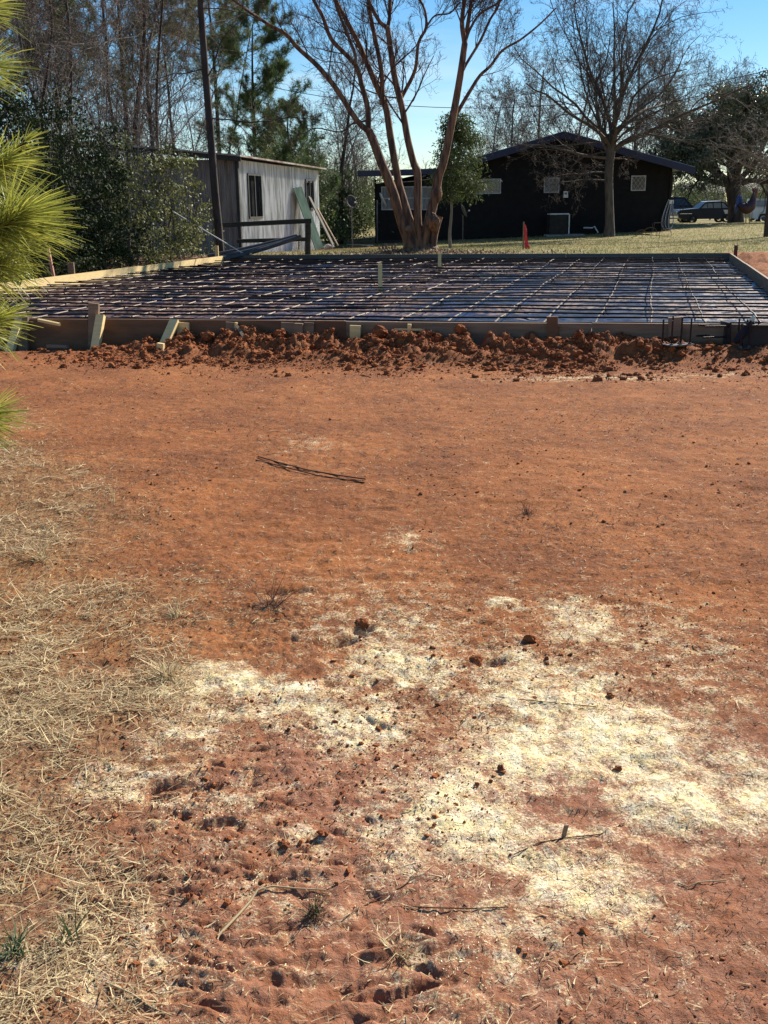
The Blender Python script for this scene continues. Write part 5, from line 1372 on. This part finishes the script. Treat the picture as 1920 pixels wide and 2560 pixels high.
# ------------------------------------------------------------------ vehicles
def car(name, label, cat, foot, L, Wd, body_prof, roof_prof, m_b, m_r, wheels, yaw=0., trim=None):
    t_ = thing(name, foot, label, cat); c = ORI[t_.name].copy()
    def ext(prof, w0, w1, m, nm, par, zsplit=None):
        n = len(prof); q = MB(); rings = []
        zmax = max(p_[1] for p_ in prof); zmin = min(p_[1] for p_ in prof)
        for sgn, ins in ((-1, 1.), (-1, 0.), (1, 0.), (1, 1.)):
            ring = []
            for x_, z_ in prof:
                t = (z_-zmin)/(zmax-zmin+1e-6); wd = w0+(w1-w0)*t; wd = wd*(1-.06*ins); ring.append([c[0]+x_*(1-.01*ins), c[1]+sgn*wd/2*(1 if ins else .985) if ins == 0 else c[1]+sgn*wd/2*1.03, c[2]+z_-(.02*ins if z_ > zmin+.1 else 0)])
            rings.append(ring)
        rings = [rings[0], rings[1], rings[2], rings[3]]
        V = np.array(rings).reshape(-1, 3); i = np.arange(n); i2 = (i+1) % n; Fs = []
        for k_ in range(3): Fs.append(np.stack([k_*n+i, k_*n+i2, (k_+1)*n+i2, (k_+1)*n+i], 1))
        q.add(V, np.concatenate(Fs)); q.add(V[:n], [list(range(n))]); q.add(V[-n:], [list(range(n))[::-1]])
        return q.build(nm, m, par)
    body = ext(body_prof, Wd, Wd*.97, m_b, 'body', t_)
    cabin = ext(roof_prof, Wd*.93, Wd*.72, m_r, 'cabin', t_)
    return t_, c, ext
def add_wheels(t_, c, xs, r, Wd):
    for x_ in xs:
        for sg in (-1, 1):
            w_ = MB().lathe(c+[x_, sg*(Wd/2-.10)-.11*sg*0-.1, r], [(r*.6, .0), (r*.95, .0), (r, .03), (r, .17), (r*.95, .2), (r*.6, .2)], (0, 1, 0), 22).build('wheel', M_tyre, t_, smooth=False)
            MB().lathe(c+[x_, sg*(Wd/2)-(.12 if sg < 0 else .02), r], [(0, .0), (r*.35, .01), (r*.42, .05), (0, .12)], (0, 1, 0), 16).build('rim', M_steel, w_)
def side_windows(t_, c, quads, Wd, m=None):
    for qd in quads:
        q = MB(); P = [np.array([c[0]+x_, c[1]-Wd/2*f, c[2]+z_]) for x_, z_, f in qd]; P2 = [p_+[0, .02, 0] for p_ in P]
        q.prism(P, P2); q.build('window', m or M_glass, t_)
M_cg = mat('bright_car_window', (.28, .30, .28), (.2, .22, .2), 3, .15)
# old dark saloon facing left
YC = 74; f = W(1760, 553, YC); f[2] = float(gz(f[0], f[1])); Wd = 1.85; x0 = W(1686, 553, YC)[0]-f[0]; x1 = W(1836, 553, YC)[0]-f[0]; Lc = x1-x0
def X(t): return x0+Lc*t
bp_ = [(X(.0), .45), (X(.0), .80), (X(.03), .90), (X(.20), .96), (X(.34), 1.0), (X(.80), 1.0), (X(.93), .95), (X(1), .82), (X(1), .42), (X(.92), .30), (X(.08), .30)]
rp_ = [(X(.33), .96), (X(.42), 1.30), (X(.47), 1.40), (X(.68), 1.44), (X(.76), 1.36), (X(.86), .98)]
cr, c, _ = car('vintage_saloon_car', 'old dark blue saloon car with pale roof and boot parked right of the house', 'car', f, Lc, Wd, bp_, rp_, M_carblk, M_carblk, None)
q = MB().prism([np.array(c)+v_ for v_ in ([X(.46), -.66, 1.405], [X(.70), -.66, 1.44], [X(.70), .66, 1.44], [X(.46), .66, 1.405])], [np.array(c)+v_ for v_ in ([X(.48), -.6, 1.45], [X(.69), -.6, 1.475], [X(.69), .6, 1.475], [X(.48), .6, 1.45])]); q.build('roof', M_carwhite, cr)
q = MB().prism([np.array(c)+v_ for v_ in ([X(.86), -.85, .985], [X(.985), -.85, .93], [X(.985), .85, .93], [X(.86), .85, .985])], [np.array(c)+v_ for v_ in ([X(.86), -.8, 1.03], [X(.98), -.8, .97], [X(.98), .8, .97], [X(.86), .8, 1.03])]); q.build('boot_lid', M_carwhite, cr)
for a_, b_ in ((.76, .99),):
    MB().prism([np.array(c)+v_ for v_ in ([X(a_), -.96, .62], [X(b_), -.95, .62], [X(b_), -.95, .88], [X(a_-.03), -.96, .88])], [np.array(c)+v_ for v_ in ([X(a_), -.92, .62], [X(b_), -.92, .62], [X(b_), -.92, .88], [X(a_-.03), -.92, .88])]).build('rear_wing', M_carwhite, cr)
side_windows(cr, c, [[(X(.37), 1.0, .945), (X(.47), 1.0, .945), (X(.47), 1.30, .81), (X(.44), 1.28, .82)], [(X(.48), 1.0, .945), (X(.56), 1.0, .945), (X(.56), 1.33, .80), (X(.48), 1.31, .80)], [(X(.575), 1.0, .945), (X(.70), 1.0, .945), (X(.69), 1.35, .79), (X(.575), 1.34, .79)], [(X(.72), 1.0, .945), (X(.81), 1.0, .945), (X(.745), 1.30, .80), (X(.71), 1.33, .79)]], Wd, M_cg)
add_wheels(cr, c, (X(.235), X(.80)), .33, Wd)
for sg in (-.62, .62): MB().lathe(c+[X(0)-.02, sg, .72], [(0, .0), (.09, .0), (.1, .05)], (-1, 0, 0), 12).build('headlight', M_lens, cr)
MB().box(c+[X(0)-.05, 0, .45], .1, 1.75, .12).build('bumper', M_chrome, cr)
MB().box(c+[X(.12), -.945, .66], Lc*.2, .02, .03).build('side_trim', M_chrome, cr)
# pale car nose + dark van behind the house corner
f = W(1690, 545, 80); f[2] = 0; Wd = 1.8
bp_ = [(-1.8, .35), (-1.8, .9), (-.6, 1.0), (.5, .98), (1.05, .85), (1.1, .4), (.9, .28), (-1.6, .28)]; rp_ = [(-1.7, .95), (-1.5, 1.36), (-.5, 1.38), (.35, .98)]
cr, c, _ = car('pale_car', 'pale blue grey car behind the front of the dark saloon', 'car', f, 3, Wd, bp_, rp_, mat('pale_blue_car_paint', (.32, .38, .44), (.28, .32, .38), 3, .3), M_glass, None); add_wheels(cr, c, (-1.1, .62), .31, Wd)
f = W(1685, 545, 88); f[2] = 0; Wd = 1.9
bp_ = [(-2.0, .4), (-2.0, 1.1), (1.3, 1.1), (1.9, 1.0), (1.95, .4), (1.7, .3), (-1.8, .3)]; rp_ = [(-1.95, 1.08), (-1.9, 1.85), (.55, 1.85), (1.25, 1.1)]
cr, c, _ = car('dark_van', 'dark blue van whose roof shows above the pale car by the house', 'van', f, 3.9, Wd, bp_, rp_, M_carblk, M_carblk, None); add_wheels(cr, c, (-1.3, 1.2), .34, Wd)
side_windows(cr, c, [[(-1.7, 1.2, .93), (-.3, 1.2, .93), (-.3, 1.7, .79), (-1.7, 1.7, .79)], [(-.2, 1.2, .93), (.9, 1.2, .93), (.5, 1.7, .79), (-.2, 1.7, .79)]], Wd)
f = W(1925, 552, 72); f[2] = 0; Wd = 1.9
bp_ = [(-1.5, .4), (-1.5, 1.05), (2.6, 1.05), (2.6, .4), (2.3, .3), (-1.2, .3)]; rp_ = [(-1.45, 1.03), (-1.4, 1.62), (2.3, 1.62), (2.5, 1.05)]
cr, c, _ = car('white_wagon', 'white station wagon with long glazed side at the right edge behind the rooster', 'car', f, 4.1, Wd, bp_, rp_, M_carwhite, M_carwhite, None); add_wheels(cr, c, (-.8, 1.9), .34, Wd)
side_windows(cr, c, [[(-1.3, 1.12, .93), (-.2, 1.12, .93), (-.2, 1.5, .79), (-1.3, 1.5, .79)], [(-.1, 1.12, .93), (1.1, 1.12, .93), (1.1, 1.5, .79), (-.1, 1.5, .79)]], Wd, M_cg)
MB().box(c+[.2, -.96, .6], 1.5, .03, .3).build('door_panel', M_cargreen, cr)

# ------------------------------------------------------------------ rooster statue
p = W(1868, 559, 58); p[2] = float(gz(p[0], p[1])); s = F/proj(p)[2]
ro = thing('rooster_statue', p, 'tall metal rooster yard statue with blue tail standing on the lawn before the oak', 'statue')
def rp(px, py, dy=0.): return W(px, py, 58+dy)
P, R = smooth_line([rp(1846, 512), rp(1856, 518), rp(1866, 520), rp(1876, 514), rp(1882, 502), rp(1884, 490), rp(1886, 482), rp(1889, 476)], np.array([5, 11, 15, 14, 9, 5.5, 4.5, 4])/s, 4)
MB().tube(P, R, 12).build('body', mat('rusty_dark_metal', (.08, .025, .02), (.04, .018, .02), 4, .5), ro, smooth=True)
MB().add(blob(rp(1888, 478), (.12, .09, .12), 4, .2), IF3).build('head', mat('dull_red_metal', (.12, .03, .02), (.08, .02, .015), 4, .5), ro, smooth=True)
q = MB()
for i in range(4): a = rp(1882+i*3.5, 474); q.add(blob(a+[0, 0, .03*(i == 1)], (.045, .02, .08), i, .2), IF3)
q.build('comb', mat('comb_red_metal', (.22, .03, .02), (.18, .02, .02), 4, .5), ro, smooth=True)
a = rp(1894, 480); MB().tube([a-[.02, 0, 0], a+[.13, 0, -.02]], [.04, .004], 6).build('beak', mat('yellow_metal', (.5, .35, .05), (.4, .3, .05), 4, .5), ro)
MB().add(blob(rp(1892, 487), (.03, .02, .07), 2, .2), IF3).build('wattle', M_red, ro, smooth=True)
q = MB()
for i in range(7):
    a = rp(1856, 520, .02*i); b_ = rp(1846-i*1.2+4, 492+i*3.6, .04*(i-3)); c_ = rp(1838-i*.4+3, 500+i*5.5, .06*(i-3))
    P, R = smooth_line([a, b_, c_], [.06, .10, .03], 5); q.tube(P, R, 7)
q.build('tail', mat('blue_tail_metal', (.02, .08, .32), (.015, .04, .18), 5, .4), ro, smooth=True)
for i, x_ in enumerate((1865, 1874)):
    a = rp(x_, 530, .1*i); b_ = rp(x_, 557, .1*i); b_[2] = p[2]+.03
    q = MB().tube([a, b_], .035, 7)
    for an in (-.6, 0, .6): q.tube([b_, b_+[.14*math.cos(an), .14*math.sin(an), -.02]], .014, 5)
    q.build('leg', mat('yellow_leg_metal', (.45, .38, .08), (.3, .25, .06), 4, .5), ro)
# fence / wall, distant buildings
a = W(1640, 516, 100); b_ = W(2080, 512, 96)
fn = thing('board_fence', (a[0], a[1], 0), 'long weathered tan fence far behind the parked cars', 'fence')
MB().board([a[0], a[1], .75], [b_[0], b_[1], .75], 1.3, .06).build('panel', mat('tan_fence_boards', (.26, .21, .16), (.17, .13, .10), 2, .9, stretch=(6, 6, 1)), fn)
for t in np.linspace(0, 1, 16): p_ = a+(b_-a)*t; MB().box([p_[0], p_[1]-.08, .75], .1, .1, 1.55).build('post', M_grey_board, fn)
def far_house(px0, px1, Y, hgt, label, mw_):
    a = W(px0, 500, Y); b_ = W(px1, 500, Y); c = (a+b_)/2; c[2] = 0; w_ = b_[0]-a[0]
    t_ = thing('distant_house', c, label, 'house'); MB().box(c+[0, 0, hgt/2], w_, 7, hgt).build('wall', mw_, t_)
    q = MB(); z_ = hgt; P = [[c[0]-w_/2-.4, c[1]-3.9, z_], [c[0]+w_/2+.4, c[1]-3.9, z_], [c[0]+w_/2+.4, c[1], z_+1.3], [c[0]-w_/2-.4, c[1], z_+1.3], [c[0]-w_/2-.4, c[1]+3.9, z_], [c[0]+w_/2+.4, c[1]+3.9, z_]]
    q.add(P, [[0, 1, 2, 3], [3, 2, 5, 4]]); q.add(P, [[0, 3, 4], [1, 5, 2]]); q.build('roof', M_grey_board, t_)
    for f_ in (-.3, .2): MB().box(c+[w_*f_, -3.52, hgt*.55], w_*.12, .06, hgt*.35).build('window', M_glass, t_)
far_house(1700, 1790, 150, 2.6, 'low grey house far away between the black house and the oak', mat('far_grey_siding', (.32, .32, .30), (.25, .24, .22), 2, .8))
far_house(1860, 1990, 160, 2.6, 'low tan house far away at the right edge', mat('far_tan_siding', (.36, .31, .25), (.28, .24, .2), 2, .8))
# overhead line
def wire(a, b, sag, label):
    t = np.linspace(0, 1, 24)[:, None]; P = a+(b-a)*t; P[:, 2] -= sag*4*(t*(1-t))[:, 0]
    tag(MB().tube(P, .016, 5).build('overhead_wire', M_shed_dark), label, 'wire')
wire(W(600, 200, 60), W(1960, 166, 52), 1.6, 'overhead utility line crossing the sky behind the big trees')

# ------------------------------------------------------------------ foreground pine boughs
YP = 3.05
pb = np.array([-1.75, 3.25, 0.0]); pb[2] = float(gz(pb[0], pb[1]))
pt = thing('young_pine_tree', pb, 'young pine with long bright yellow green needles at the left foreground edge', 'pine tree')
P, R = smooth_line([pb-[0, 0, .05], pb+[.03, 0, .7], pb+[0, .03, 1.4], pb+[.03, 0, 2.2], pb+[0, 0, 3.0]], [.045, .038, .03, .02, .008], 4)
MB().tube(P, R, 10).build('trunk', M_bark_dark, pt, smooth=True)
rg = np.random.default_rng(91)
NS = .62
shoots = [ # base px, tip px, depth, needles, length m
 ((-120, 650), (62, 545), 3.0, 1350, .20), ((-160, 480), (30, 405), 3.1, 620, .155), ((-60, 480), (84, 352), 3.15, 230, .085),
 ((-200, 250), (-8, 160), 3.2, 480, .145), ((-220, 100), (-20, 15), 3.3, 380, .14), ((-150, 720), (20, 665), 2.95, 560, .14),
 ((-200, 890), (8, 800), 3.05, 520, .14), ((-180, 1120), (-8, 1035), 3.0, 700, .14)]
q = MB(); VV = []; FF = []; nb = 0
for a, b_, Y, n, Ln in shoots:
    n = int(n*NS); b_ = (b_[0]-18, b_[1]); A = W(a[0], a[1], Y+.05); B = W(b_[0], b_[1], Y)
    i0 = np.argmin(np.abs(P[:, 2]-(A[2]-.15))); Pl, Rl = smooth_line([P[i0], A, B], [.018, .012, .008], 5); q.tube(Pl, Rl, 6)
    d = norm(B-A); t = rg.uniform(0, 1, n)**.75; base_ = B-d*(.24*(1-t))[:, None]
    r_ = rg.normal(size=(n, 3)); r_ -= (r_@d)[:, None]*d; r_ /= np.linalg.norm(r_, axis=1, keepdims=True)
    sp = (1.0-.55*t*t)+rg.normal(size=n)*.26; dr = d*np.cos(sp)[:, None]+r_*np.sin(sp)[:, None]
    lf = Ln*rg.uniform(.7, 1.12, n); sd_ = np.cross(dr, rg.normal(size=(n, 3))); sd_ /= np.linalg.norm(sd_, axis=1, keepdims=True)
    ks = 4; pts = []; rwid = rg.uniform(.0009, .0021, n)
    for k_ in range(ks+1):
        tt = k_/ks; c_ = base_+dr*(lf*tt)[:, None]+(np.array([0, 0, -.16])-r_*.06)*(lf*tt*tt)[:, None]
        w_ = rwid[:, None]*(1-.6*tt**2); pts += [c_-sd_*w_/1, c_+sd_*w_/1]
    V = np.stack(pts, 1).reshape(-1, 3); bb = (np.arange(n)*2*(ks+1))[:, None]
    Fn = np.concatenate([bb+np.array([2*k_, 2*k_+1, 2*k_+3, 2*k_+2]) for k_ in range(ks)]); VV.append(V); FF.append(Fn+nb); nb += len(V)
q.build('branch', M_bark_dark, pt, smooth=True)
MB().add(np.concatenate(VV), np.concatenate(FF)).build('needles', M_needle_fg, pt)
